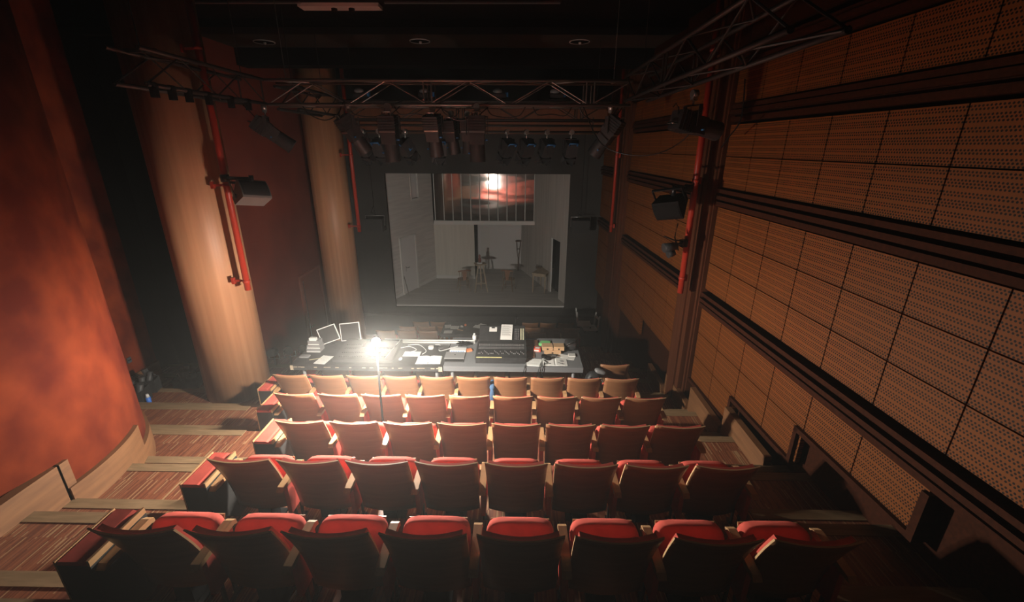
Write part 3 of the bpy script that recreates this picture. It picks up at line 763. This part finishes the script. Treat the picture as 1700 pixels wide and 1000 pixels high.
# ------------------------------------------------------------ red pipes and side speakers
def pipe(label, x, y, z0, z1, wx, brackets, r=.045):
    t = thing('red_pipe', label, 'pipe', (x, y, 0), group='red steel pipes along the walls')
    k = MB(); k.cyl((0, 0, z0), (0, 0, z1), r, n=16); obj('tube', k, 'red_paint', t)
    for z in brackets:
        k = MB(); k.box(min(0, wx), max(0, wx), .02, .04, z-.015, z+.015); k.box(wx-.02, wx+.02, 0, .05, z-.05, z+.05); k.cyl((0, 0, z-.02), (0, 0, z+.02), r+.008, n=16); obj('bracket', k, 'red_paint', t)
    return t
pipe('red pipe in front of the thick veneered column', -4.23, 6.45, -2.14, 1.9, -.22, (-.55, -2.0, 1.2))
pipe('red pipe on the second veneered column', -4.19, 11.4, -2.14, 1.9, -.26, (-.22, -2.0))
pipe('red pipe by the near pilaster of the right wall', 2.53, 6.5, -2.14, 1.9, .06, (-1.9, -.45, 1.2))
pipe('red pipe by the far pilaster of the right wall', 2.36, 11.15, -2.05, 1.9, .07, (-.2, -1.9), .035)
def wedge(label, loc, rot, m, mg, arm):
    t = thing('wall_speaker', label, 'speaker', loc)
    side = [(.16, -.06), (.16, .06)]
    fr_c = [(-.12-.05*math.cos(a), .155*math.sin(a)/math.sin(1.1)) for a in [1.1-2.2*i/8 for i in range(9)]]
    k = MB(); k.prism(side+fr_c, -.19, .19, 'x'); b_ = obj('cabinet', k, m, t, rot=rot)
    fc = [(p[0]-.008, p[1]*.86) for p in fr_c]; k = MB(); k.prism(fc+[(p[0]+.014, p[1]) for p in reversed(fc)], -.175, .175, 'x'); obj('grille', k, mg, b_)
    k = MB(); k.cyl((-.215, .04, 0), (-.19, .04, 0), .035, n=12); k.box(-.215, -.205, .02, .06, 0, .24); k.box(.205, .215, .02, .06, 0, .24); k.box(-.215, .215, .02, .06, .23, .245); obj('bracket', k, 'metal', b_)
    k = MB(); k.cyl((arm, .15, .22), (.03, .02, .22), .028, n=10); k.cyl((.03, .02, .27), (.03, .02, .12), .03, n=10); k.cyl((arm, .15, .17), (arm, .15, .27), .06, n=12); obj('arm', k, 'metal', t)
    return t
wedge('grey wedge speaker on the red pipe before the thick column', (-3.80, 6.3, -.67), (D(-42), D(8), D(52)), 'spk', 'grille', -.43)
wedge('black wedge speaker by the near pilaster of the right wall', (2.16, 6.35, -.77), (D(35), D(-10), D(-40)), 'black', 'matte', .28)
t = thing('small_spotlight', 'small dark spotlight clamped low on the right red pipe', 'spotlight', (2.42, 6.38, -1.34))
k = MB(); k.cyl((.02, .03, 0), (-.14, -.03, 0), .014); k.cyl((.03, .05, -.05), (.03, .05, .05), .06); obj('clamp', k, 'metal', t)
k = MB(); k.cyl((-.10, -.05, -.02), (-.30, -.08, -.05), .055, .07, n=14); k.cyl((-.12, -.03, -.12), (-.22, -.05, -.15), .05, .06, n=14); obj('housing', k, 'housing', t)
k = MB(); k.tube([(-.12, -.03, .3), (-.14, -.03, .1), (-.05, 0, -.1)], .01, 6); k.tube([(-.3, -.05, .12), (-.15, -.03, .06), (0, 0, .04)], .01, 6); obj('cable', k, 'black', t)

# ------------------------------------------------------------ long production desk
ZT = -3.44
def desk(label, x0, x1, y0, y1, m, me, cat='desk', z=ZT, th=.09, legs=(), foot=(LV[4], LV[5])):
    t = thing('production_desk', label, cat, ((x0+x1)/2, y0, z)); cx_ = (x0+x1)/2
    k = MB(); k.box(x0-cx_, x1-cx_, 0, y1-y0, -.03, 0); obj('desktop', k, m, t)
    k = MB(); k.box(x0-cx_, x1-cx_, 0, .03, -th, -.031); k.box(x0-cx_, x0-cx_+.03, .031, y1-y0, -th, -.031); k.box(x1-cx_-.03, x1-cx_, .031, y1-y0, -th, -.031); obj('frame', k, me, t)
    for (lx, ly, fz) in legs:
        k = MB(); k.cyl((lx-cx_, ly-y0, fz-z), (lx-cx_, ly-y0, -.032), .028, n=12); obj('leg', k, 'mid_grey', t)
    return t
DL = desk('long worn black desk holding the monitors, left half', -3.77, -1.235, 6.42, 7.40, 'black_lam', 'worn', legs=((-3.62, 6.55, LV[4]), (-1.36, 6.55, LV[4]), (-3.55, 7.33, LV[5]), (-1.36, 7.33, LV[5])))
k = MB()
random.seed(3)
for i in range(26):
    x = -1.25+random.random()*2.5; k.box(x, x+.02+.05*random.random(), -.004, .004, -.034-.01*random.random(), -.028)
k.box(-1.272, -1.22, -.004, .004, -.09, -.005); k.box(1.2, 1.262, -.004, .004, -.09, -.005)
tag(obj('chipped_edge', k, 'chip', DL), kind='stuff')
DR = desk('speckled grey desk holding the mixer, right half', -1.225, 1.09, 6.44, 7.60, 'grey_laminate', 'grey_laminate', legs=((-1.10, 6.57, LV[4]), (.95, 6.57, LV[4]), (-1.10, 7.5, LV[5]), (.95, 7.5, LV[5])))
k = MB(); k.box(-.84, .84, -.02, .02, 0, .05); k.box(-.84, .84, -.035, -.02, 0, .012); k.box(-.84, .84, -.004, .024, .05, .058)
tag(obj('aluminium_bar', k, 'alu', loc=(-1.62, 7.36, ZT)), 'long shiny aluminium bar along the rear desk edge', 'bar')
DF = desk('small black desk among the far seats, in front of the stage', -2.05, -.36, 10.60, 11.42, 'black_lam', 'worn', z=-4.70, legs=((-1.95, 10.66, LV[8]), (-.46, 10.66, LV[8]), (-1.95, 11.36, LV[9]), (-.46, 11.36, LV[9])))
def on(name, label, cat, mb, m, x, y, z=ZT, rz=0, group=None):
    return tag(obj(name, mb, m, loc=(x, y, z), rot=(0, 0, rz)), label, cat, group)
def lines(par, w_, h_, n=8, z=.0005, mm='ink', inset=.15, th=.003):
    k = MB()
    for i in range(n):
        y = -h_/2+h_*(i+.7)/(n+.4); e = w_*(.5-inset*.5)
        k.box(-e, e*(.6+.4*((i*7) % 5)/4), y-th/2, y+th/2, z, z+.0006)
    obj('print', k, mm, par)
def sheet_(label, x, y, w_, h_, rz=0, z=ZT, th=.003, n=8, m='paper', name='paper_sheet', cat='paper'):
    k = MB(); k.box(-w_/2, w_/2, -h_/2, h_/2, 0, th); o = on(name, label, cat, k, m, x, y, z, rz); lines(o, w_, h_, n, th) if n else None; return o
# monitors
def monitor(label, x, y, z, w_, h_, rz, ry):
    t = thing('monitor', label, 'monitor', (x, y, ZT), (0, 0, rz))
    dz = z-ZT
    MM = RM(D(-12), ry, 0, (0, 0, dz))
    k = MB(); k.box(-w_/2, w_/2, 0, .025, -h_/2, h_/2, MM); o = obj('casing', k, 'white_plastic', t)
    k = MB(); k.box(-w_/2+.014, w_/2-.014, -.003, 0, -h_/2+.014, h_/2-.014, MM); obj('screen', k, 'screen', t)
    k = MB(); k.cyl((0, .04, 0), (0, .03, dz), .014); k.box(-.10, .10, -.03, .12, 0, .012); obj('stand', k, 'metal', t)
monitor('white edged monitor tilted left, leftmost on the black desk', -3.45, 7.26, -3.32+.07, .33, .30, D(14), D(-17))
monitor('white edged monitor beside the glowing bulb', -3.07, 7.32, -3.22, .36, .33, D(4), D(-5))
t = thing('lighting_console', 'dark lighting console in the middle of the black desk', 'mixer', (-2.62, 6.90, ZT))
k = MB(); k.prism([(-.36, 0), (-.36, .05), (.30, .11), (.36, .10), (.36, 0)], -.48, .52, 'x'); obj('body', k, 'grey_plastic', t)
A_ = math.atan(.06/.66)
k = MB()
for r_ in range(4):
    for i in range(22): k.box(-.40+.038*i, -.385+.038*i, -.28+.13*r_, -.24+.13*r_, .062+.012*r_, .075+.012*r_)
tag(obj('faders', k, 'grey_plastic', t), kind='stuff')
k = MB(); k.box(-.10, .48, .02, .26, .105, .112, RM(A_*0, 0, 0)); obj('touch_panel', k, 'screen', t)
k = MB(); k.cyl((.40, -.30, .07), (.50, .30, .125), .006, n=6); obj('edge_rail', k, 'alu', t)
k = MB(); k.puff((0, 0, .014), (.028, .05, .014), .8); on('computer_mouse', 'white computer mouse right of the lighting console', 'mouse', k, 'white_plastic', -1.99, 6.66)
sheet_('printed sheet near the left end of the black desk', -3.29, 6.62, .20, .30, D(-8), n=7)
sheet_('long white keyboard sheet behind the open book', -1.84, 6.87, .29, .17, 0, th=.012, n=3)
t = thing('open_book', 'open white score book at the right end of the black desk', 'book', (-1.50, 6.65, ZT), (0, 0, D(2)))
for sx in (-1, 1):
    k = MB(); k.prism([(0, 0), (0, .010), (sx*.06, .018), (sx*.2, .012), (sx*.21, 0)], -.14, .14, 'y'); obj('page', k, 'paper', t)
k = MB(); k.box(-.004, .004, .12, .15, .008, .024); k.box(-.004, .004, -.15, -.12, .008, .024); obj('clip', k, 'black', t)
# left end clutter
t = thing('stacked_boxes', 'stack of grey device boxes at the left end of the desk', 'device', (-3.58, 6.98, ZT))
for i, (z0, z1, w_) in enumerate(((0, .06, .13), (.062, .12, .125), (.122, .20, .11))):
    k = MB(); k.box(-w_, w_-.02, -.08+.02*i, .10, z0, z1); obj('box', k, 'mid_grey', t)
    k = MB(); k.box(-w_, w_-.02, -.084+.02*i, -.08+.02*i, z0+.005, z0+.018); obj('white_edge', k, 'paper', t)
k = MB(); k.box(-.06, .06, -.03, .03, 0, .05); o = on('white_packet', 'white packet on top of the grey device boxes', 'packet', k, 'paper', -3.60, 6.98, ZT+.20)
k = MB(); k.puff((0, 0, .014), (.09, .06, .014), .5); on('grey_dish', 'small grey dish at the left end of the black desk', 'dish', k, 'mid_grey', -3.66, 6.72)
k = MB(); k.cyl((-.09, -.04, .006), (.09, .04, .006), .005, n=6); on('pencil', 'yellow pencil beside the printed sheet', 'pencil', k, 'yellowwood', -3.44, 6.64)
# headset and cables
t = thing('headset', 'black headset lying behind the open book', 'headset', (-1.46, 7.10, ZT))
k = MB(); k.tube([(.09*math.cos(a), .10*math.sin(a), .02) for a in [PI*i/10 for i in range(11)]], .010, 6); obj('headband', k, 'housing', t)
for sx in (-1, 1): k = MB(); k.cyl((sx*.09, 0, .0), (sx*.09, 0, .045), .05, n=16); obj('ear_pad', k, 'grey_plastic' if sx > 0 else 'white_plastic', t)
def cable(label, pts, m='white_plastic', r=.006):
    pts = [Vector(p) for p in pts]; out = []
    for i in range(len(pts)-1):
        p0, p1, p2, p3 = pts[max(i-1, 0)], pts[i], pts[i+1], pts[min(i+2, len(pts)-1)]
        for s_ in range(6):
            u = s_/6; out.append(.5*((2*p1)+(p2-p0)*u+(2*p0-5*p1+4*p2-p3)*u*u+(3*p1-p0-3*p2+p3)*u**3))
    out.append(pts[-1]); k = MB(); k.tube(out, r, 6); return tag(obj('cable', k, m), label, 'cable')
Z1 = ZT+.008
cable('white cable curling behind the console', [(-2.1, 7.1, Z1), (-1.95, 7.16, Z1), (-1.8, 7.02, Z1), (-1.98, 6.9, Z1)])
cable('white cable running to the keyboard sheet', [(-2.0, 7.22, Z1), (-1.8, 7.24, Z1), (-1.62, 7.0, Z1), (-1.66, 6.86, Z1)])
cable('white cable between headset and laptop', [(-1.5, 7.25, Z1), (-1.40, 7.22, Z1), (-1.38, 7.0, Z1), (-1.15, 7.15, Z1), (-.95, 7.28, Z1)])
for i, (x, lab) in enumerate(((.12, 'black cable hanging off the grey desk by the mixer'), (.36, 'black cable hanging from the headphones over the desk front'), (.42, 'thicker black cable hanging beside the headphone cable'))):
    cable(lab, [(x+.04, 6.6, Z1), (x+.01, 6.43, Z1), (x-.01, 6.41, ZT-.10), (x+.02, 6.40, ZT-.25), (x-.02, 6.40, ZT-.42), (x+.03, 6.38, ZT-.6)], 'black', .006)
# laptop with key strip, network box, orange box
t = thing('laptop', 'closed grey laptop left of the mixer', 'laptop', (-1.08, 6.82, ZT))
k = MB(); k.box(-.17, .17, -.12, .12, 0, .022); obj('lid', k, 'mid_grey', t)
k = MB(); k.box(-.015, .015, -.012, .012, .022, .0235); obj('emblem', k, 'black', t)
t = thing('mini_keyboard', 'narrow black keyboard in front of the grey laptop', 'keyboard', (-1.07, 6.63, ZT))
k = MB(); k.box(-.165, .165, -.045, .045, 0, .016); obj('tray', k, 'grey_plastic', t)
k = MB()
for i in range(14):
    for j in range(3): k.box(-.155+.022*i, -.138+.022*i, -.036+.025*j, -.016+.025*j, .016, .022)
tag(obj('keys', k, 'black', t), kind='stuff')
t = thing('network_box', 'white network box with a row of ports', 'device', (-1.05, 7.02, ZT))
k = MB(); k.box(-.14, .14, -.06, .06, 0, .04); obj('case', k, 'white_plastic', t)
k = MB()
for i in range(8): k.box(-.12+.03*i, -.10+.03*i, -.062, -.06, .01, .028)
obj('port', k, 'blue', t)
k = MB(); k.box(-.05, .05, -.04, .04, 0, .03, RM(0, 0, .4)); on('orange_packet', 'small orange packet beside the white network box', 'packet', k, 'orange', -.86, 7.03)
random.seed(5)
k = MB(); pts = [(.16*math.cos(a*2.4)*(.6+.4*random.random()), .08*math.sin(a*2.4)*(.6+.4*random.random()), .02+.05*random.random()) for a in range(26)]; k.tube(pts, .009, 6)
on('cable_tangle', 'tangled black cables behind the white network box', 'cables', k, 'black', -.98, 7.24)
k = MB(); k.cyl((0, 0, 0), (0, 0, .13), .035, n=14); k.cyl((0, 0, .13), (0, 0, .17), .018, n=12); on('clear_bottle', 'pale bottle at the rear left corner of the mixer', 'bottle', k, 'white_plastic', -.80, 7.42)
# mixing desk
t = thing('mixing_desk', 'large black sound mixing desk on the grey table', 'mixer', (-.28, 6.56, ZT))
k = MB(); k.prism([(0, 0), (0, .055), (.05, .085), (.62, .125), (.64, .13), (.98, .27), (1.02, .27), (1.02, 0)], -.42, .42, 'x'); obj('body', k, 'housing', t)
k = MB(); k.prism([(.03, .08), (.61, .13), (.61, .118), (.03, .06)], -.435, -.42, 'x'); k.prism([(.03, .08), (.61, .13), (.61, .118), (.03, .06)], .42, .435, 'x'); obj('side_cheek', k, 'grey_plastic', t)
fa = math.atan(.04/.57); k = MB(); k2 = MB(); k3 = MB()
for i in range(32):
    x = -.385+.0245*i+(.005*(i//8))
    k2.box(x-.002, x+.002, .10, .24, .0, .0015, RM(fa, 0, 0, (0, .05, .0845)))
    fy = .10+.12*((i*5) % 7)/7 if i % 8 > 1 else .12
    k.box(x-.006, x+.006, fy, fy+.022, .001, .012, RM(fa, 0, 0, (0, .05, .0845)))
    k3.box(x-.007, x+.007, .30, .32, .0, .004, RM(fa, 0, 0, (0, .05, .0845))); k3.box(x-.007, x+.007, .34, .36, .0, .004, RM(fa, 0, 0, (0, .05, .0845))); k3.cyl((x, .49, .118), (x, .49, .13), .006, n=6); k3.cyl((x, .45, .114), (x, .45, .127), .006, n=6)
obj('fader_caps', k, 'mid_grey', t); obj('fader_slots', k2, 'black', t); tag(obj('buttons', k3, 'mid_grey', t), kind='stuff')
k = MB(); k.box(-.41, .02, .045, .065, .0845, .089); obj('marking_tape', k, mat('yellow tape', (.62, .56, .25), .7), t)
sa = math.atan(.14/.34)
k = MB(); k.box(-.02, .20, .03, .30, 0, .006, RM(sa, 0, 0, (0, .64, .132))); obj('touch_screen', k, 'screen', t)
k = MB()
for i in range(3):
    for j in range(6): k.cyl((.24+.03*i, .67+.045*j, .145+.0185*j), (.24+.03*i, .665+.045*j, .16+.0185*j), .008, n=8)
tag(obj('knobs', k, 'mid_grey', t), kind='stuff')
k = MB(); k.box(.335, .355, .02, .30, .0, .006, RM(sa, 0, 0, (0, .64, .132))); k.box(.375, .395, .02, .30, .0, .006, RM(sa, 0, 0, (0, .64, .132))); obj('label_strip', k, mat('cream label strip', (.6, .6, .4), .7), t)
k = MB(); k.box(-.24, -.10, .22, .30, 0, .003, RM(sa, 0, 0, (0, .64, .133))); k.box(-.24, -.20, .30, .33, 0, .003, RM(sa, 0, 0, (0, .64, .133))); k.box(-.14, -.10, .30, .33, 0, .003, RM(sa, 0, 0, (0, .64, .133))); obj('taped_note', k, 'paper', t)
k = MB(); k.prism([(0, .0), (.08, .004), (.38, .004), (.38, .010), (.08, .010), (0, .006)], -.11, .10, 'x', RM(sa, 0, 0, (0, .0, .0)))
o = on('cue_list', 'tall printed list lying on the back of the mixing desk', 'paper', k, 'paper', -.20, 7.19, ZT+.15, D(-2))
k = MB()
for i in range(12): k.box(-.09, .08-.02*(i % 3), .10+.022*i, .105+.022*i, .0105, .0112, RM(sa, 0, 0, (0, 0, 0)))
obj('print', k, 'ink', o)
k = MB(); k.cyl((0, 0, 0), (0, 0, .18), .006, n=6); k.tube([(0, 0, .17), (.02, -.05, .22), (.03, -.1, .21)], .006, 6); k._ball((.03, -.11, .205), .02, 10)
on('gooseneck_lamp', 'small black gooseneck lamp at the back of the mixer', 'lamp', k, 'black', -.04, 7.56, ZT+.27)
# right end clutter
k = MB(); k.prism([(-.11, -.05), (.10, -.06), (.11, .04), (.05, .07), (-.06, .07)], 0, .05, 'z'); on('green_packet', 'bright green paper packet right of the mixer', 'packet', k, 'green', .50, 7.32)
k = MB(); k.box(-.12, .1, -.12, .12, 0, .02); on('brown_folder', 'reddish brown folder beside the right rear of the mixer', 'folder', k, 'brown', .28, 7.35)
k = MB(); k.box(-.06, .06, -.045, .045, 0, .06); o = on('red_and_white_box', 'small red and white box by the cardboard boxes', 'box', k, 'redbox', .36, 7.06, ZT, D(-10)); k = MB(); k.box(-.05, .03, -.047, -.045, .01, .04); k.box(-.04, .04, -.03, .03, .06, .061); obj('white_label', k, 'paper', o)
def carton(label, x, y, z, w_, d_, h_, rz=0):
    k = MB(); k.box(-w_/2, w_/2, -d_/2, d_/2, 0, h_); o = on('cardboard_box', label, 'box', k, 'card', x, y, z, rz, 'cardboard boxes on the grey desk')
    k = MB(); k.box(-.015, .015, -d_/2-.002, -d_/2, h_*.2, h_*.55); obj('label_patch', k, 'black', o)
    k = MB(); k.box(-w_/2-.001, w_/2+.001, -d_/2-.001, d_/2+.001, h_*.62, h_*.63); obj('lid_line', k, 'brown', o)
carton('flat cardboard box under the two others', .62, 7.0, ZT, .29, .14, .065)
carton('left cardboard box of the two on top', .53, 7.02, ZT+.066, .185, .16, .07, .03)
carton('right cardboard box of the two on top', .73, 7.02, ZT+.066, .185, .16, .07, -.02)
k = MB(); k.box(-.12, .12, -.08, .08, 0, .05); on('grey_case', 'flat grey case behind the cardboard boxes', 'case', k, 'mid_grey', .77, 7.38)
t = thing('black_camera_bag', 'slumped black camera bag at the rear right of the desk', 'bag', (.96, 7.16, ZT))
k = MB(); k.puff((0, 0, .085), (.11, .13, .085), .6); obj('bag_body', k, 'housing', t)
k = MB(); k.tube([(-.08, -.1, .1), (-.04, -.14, .17), (.05, -.12, .19), (.10, .05, .16), (.12, .1, .05)], .010, 6); obj('strap', k, 'metal', t)
sheet_('small grey and white notepad before the camera bag', .95, 6.88, .12, .10, 0, th=.02, n=4, name='notepad', cat='notepad')
sheet_('loose white papers behind the open plan', .88, 6.80, .22, .14, D(-14), n=3); sheet_('crumpled sheet under the loose papers', .80, 6.85, .20, .13, D(-28), z=ZT-.0+.0045, n=0)
t = thing('open_plan', 'open printed plan under the headphones', 'paper', (.64, 6.62, ZT))
k = MB(); k.prism([(-.21, 0), (-.21, .006), (-.02, .014), (0, .006), (.02, .014), (.20, .006), (.20, 0)], -.12, .15, 'y'); obj('pages', k, 'paper', t)
k = MB()
for (x, y, a) in ((.06, -.04, .02), (.10, -.05, .025), (.12, .02, .03), (.11, .06, .03), (.13, -.07, .02), (-.10, -.06, .03)): k.box(x-a, x+a, y-.008, y+.008, .0125, .0145)
obj('print', k, 'ink', t)
sheet_('white paper pad beside the mixer', .28, 6.60, .26, .24, D(-6), th=.014, n=2, name='paper_pad')
k = MB(); k.box(-.07, .07, -.11, .11, 0, .012); on('brown_notebook', 'thin brown notebook against the right side of the mixer', 'notebook', k, 'brown', .235, 6.90)
t = thing('headphones', 'black headphones lying on the open printed plan', 'headphones', (.52, 6.76, ZT+.012), (0, 0, .3))
k = MB(); k.tube([(.12*math.cos(a)+.05, .085*math.sin(a), .02) for a in [-.3+3.9*i/12 for i in range(13)]], .010, 6); obj('headband', k, 'housing', t)
for (x, y) in ((-.05, .04), (.0, -.05)): k = MB(); k.cyl((x, y, 0), (x, y, .045), .045, n=14); obj('ear_pad', k, 'black', t)
k = MB(); k.tube([(-.05, .0, .02), (-.10, -.08, .01), (-.07, -.16, .01), (-.12, -.22, .01)], .006, 6); obj('cord', k, 'black', t)

# far desk papers
ZF = -4.70
for (x, y, w_, h_, r_, lab) in ((-1.86, 10.74, .22, .18, 2, 'nearest left sheet on the small far desk'), (-1.72, 11.05, .22, .22, -3, 'right sheet of the upper pair on the far desk'), (-1.92, 11.12, .18, .22, 12, 'left sheet of the upper pair on the far desk'), (-1.10, 11.12, .22, .18, -20, 'front sheet of the white pile on the far desk'), (-.98, 11.22, .22, .16, -30, 'rear sheet of the white pile on the far desk')):
    sheet_(lab, x, y, w_, h_, D(r_), z=ZF+(.0035 if x > -1.0 else 0), n=4)
k = MB(); k._ball((0, 0, .035), .035, 12); on('orange_fruit', 'small orange fruit on the small far desk', 'fruit', k, 'orange', -1.44, 11.15, ZF)
k = MB(); k.box(-.03, .02, -.03, .03, 0, .03); k.cyl((.03, -.02, 0), (.03, -.02, .03), .015); on('white_trinket', 'tiny white items beside the orange fruit', 'trinket', k, 'white_plastic', -1.54, 11.10, ZF)
k = MB(); k.box(-.08, .08, -.015, .015, 0, .012, RM(0, 0, -.4)); on('wooden_ruler', 'short pale wooden stick on the small far desk', 'stick', k, 'card', -1.55, 10.86, ZF)

# ------------------------------------------------------------ bag, white chairs, equipment piles
t = thing('black_backpack', 'black backpack with hanging straps on the seat row right of the desk', 'bag', (1.28, 6.50, LV[4]))
k = MB(); k.puff((0, 0, .30), (.15, .12, .30), .7); obj('bag_body', k, 'housing', t)
k = MB(); k.puff((-.08, -.02, .62), (.10, .06, .04), .7, RM(0, .3, 0)); obj('flap', k, 'mid_grey', t)
for (x, s_) in ((-.08, 0), (.10, 1)):
    k = MB(); k.tube([(x, -.10, .55), (x+.06, -.16, .45), (x+.12*s_, -.17, .3), (x+.17, -.15, .15), (x+.16, -.12, .08)], .012, 6); obj('strap', k, 'grey_plastic', t)
k = MB(); k.box(-.32, .32, -.35, .35, 0, .62); tag(obj('flight_case', k, 'black', loc=(2.17, 12.15, LV[10])), 'black case under the white chairs, right of the far seats', 'case')
def white_chair(label, x, y, z, rz):
    t = thing('white_chair', label, 'chair', (x, y, z), (0, 0, rz), 'white chairs stacked by the right wall')
    k = MB(); k.box(-.2, .2, -.2, .2, .06, .09); obj('seat', k, 'white_plastic', t)
    k = MB(); k.prism([(.17, .08), (.20, .08), (.25, .5), (.22, .5)], -.2, -.15, 'x'); k.prism([(.17, .08), (.20, .08), (.25, .5), (.22, .5)], .15, .2, 'x'); k.box(-.2, .2, .21, .235, .36, .42); obj('backrest', k, 'white_plastic', t)
    for sx in (-1, 1):
        for sy in (-1, 1): k = MB(); k.cyl((sx*.18, sy*.18, .06), (sx*.18, sy*.18, 0), .015); obj('leg', k, 'metal', t)
white_chair('white chair facing left on the black case', 2.16, 12.12, LV[10]+.62, D(-82))
o = white_chair('white chair facing right, on the left of the pair', 1.98, 12.14, LV[10]+.75, D(88))
o2 = white_chair('nearest white chair of the stack by the right wall', 2.20, 12.0, LV[10]+.87, D(-70)) if False else None

def gear(label, x, y, z, rz, tilt):
    r = dup(p0_, (x, y, z), (0, 0, rz), label, 'lighting gear piled on the floor')
    r.rotation_euler = (tilt, 0, rz); return r
for (x, y, w_, d_, h_, lab) in ((-6.50, 6.30, .22, .16, .26, 'nearest black bin of lighting gear by the red wall'), (-6.55, 6.70, .16, .10, .24, 'middle black bin of lighting gear by the red wall'), (-6.15, 7.10, .20, .13, .22, 'farthest black bin of lighting gear by the recess')):
    zb = LV[4] if y < 6.77 else LV[5]+.14
    zb = LV[4] if y < 6.6 else (LV[4] if y-d_ < 6.77 and y < 6.76 else LV[5]+.14)
    k = MB(); k.box(-w_, w_, -d_, d_, 0, .012); k.box(-w_, -w_+.012, -d_, d_, .012, h_); k.box(w_-.012, w_, -d_, d_, .012, h_); k.box(-w_+.012, w_-.012, -d_, -d_+.012, .012, h_); k.box(-w_+.012, w_-.012, d_-.012, d_, .012, h_)
    bin_ = obj('gear_bin', k, 'housing', loc=(x, y, zb), rot=(0, 0, .3)); tag(bin_, lab, 'bin')
    random.seed(int(x*100)); 
    k = MB()
    for i in range(5):
        px_, py_ = random.uniform(-w_*.6, w_*.6), random.uniform(-d_*.6, d_*.6)
        k.cyl((px_, py_, .05), (px_+random.uniform(-.1, .1), py_+random.uniform(-.08, .08), h_+random.uniform(.02, .2)), .035, .05, n=10)
    obj('lamp_head', k, 'grey_plastic', bin_)
    for i in range(4):
        k = MB(); px_ = random.uniform(-w_*.7, w_*.7); r_ = random.uniform(.06, .1)
        k.tube([(px_+r_*math.cos(a), random.uniform(-.04, .04), h_+.02+r_*math.sin(a)) for a in [PI*j/8 for j in range(9)]], .008, 6)
        obj('handle', k, 'metal', bin_)
t = thing('spray_bottle', 'blue bottle with white cap beside the black gear bins', 'bottle', (-6.20, 6.28, LV[4]))
k = MB(); k.cyl((0, 0, 0), (0, 0, .14), .035, n=16); obj('bottle_body', k, 'bluebottle', t)
k = MB(); k.cyl((0, 0, .14), (0, 0, .20), .03, .018, n=14); obj('cap', k, 'white_plastic', t)
for i, (x, y, lab) in enumerate(((-5.62, 9.0, 'left dark lamp on a stand beyond the thick column'), (-5.30, 9.1, 'middle dark lamp on a stand beyond the thick column'), (-4.98, 9.2, 'right dark lamp on a stand beyond the thick column'))):
    z = LV[8]+0 if y > 8.73 else LV[7]
    t = thing('floor_lamp', lab, 'lamp', (x, y, z), (0, 0, .4*i), 'lamps on stands beyond the column')
    k = MB(); k.cyl((0, 0, 0), (0, 0, .62), .02); k.box(-.13, .13, -.13, .13, 0, .03); obj('stand', k, 'mid_grey', t)
    k = MB(); k.cyl((-.04, .1, .72), (.02, -.16, .80), .10, .085, n=14); obj('housing', k, 'housing', t)
    k = MB(); k.tube([(-.12, 0, .72), (-.12, 0, .60), (.12, 0, .60), (.12, 0, .72)], .01, 6); obj('yoke', k, 'steel', t)

# cables slung along the trusses, jacket on an armrest, floor grille
random.seed(11)
tn = ['leftmost', 'second', 'third', 'fourth', 'fifth', 'sixth', 'rightmost']
for i in range(7):
    x = -3.4+.72*i
    cable('black cable slung under the front truss, %s of seven' % tn[i], [(x, 7.40, .60), (x+.08, 7.42, .47), (x+.3, 7.46, .38+.05*(i % 3)), (x+.52, 7.44, .46), (x+.62, 7.42, .60)], 'metal', .009)
cable('long drooping cable at the right corner of the front truss', [(1.0, 7.5, .60), (1.3, 7.2, .02), (1.9, 6.9, -.12), (2.35, 6.7, .1), (2.47, 6.46, .5)], 'metal', .009)
cable('thin cable hanging over the near red pipe on the right', [(2.3, 5.0, .66), (2.42, 5.2, .3), (2.5, 5.6, .12), (2.56, 5.9, 0)], 'black', .008)
k = MB(); k.puff((0, 0, .06), (.045, .13, .06), .7); k.puff((.0, -.12, -.06), (.04, .03, .12), .8)
tag(obj('blue_jacket', k, mat('blue denim cloth', (.06, .12, .22), .9), loc=(-.38, 5.97, LV[4]+.57)), 'blue jacket draped over an armrest of the fifth nearest row', 'jacket')
k = MB()
for i in range(6): k.box(-.10+.036*i, -.085+.036*i, -.12, .12, 0, .008)
k.box(-.11, .11, -.13, -.12, 0, .009); k.box(-.11, .11, .12, .13, 0, .009)
tag(obj('floor_grille', k, 'alu', loc=(-1.62, 2.15, LV[0]), rot=(0, 0, -.2)), 'small slatted metal floor grille under the nearest seat row', 'grille')
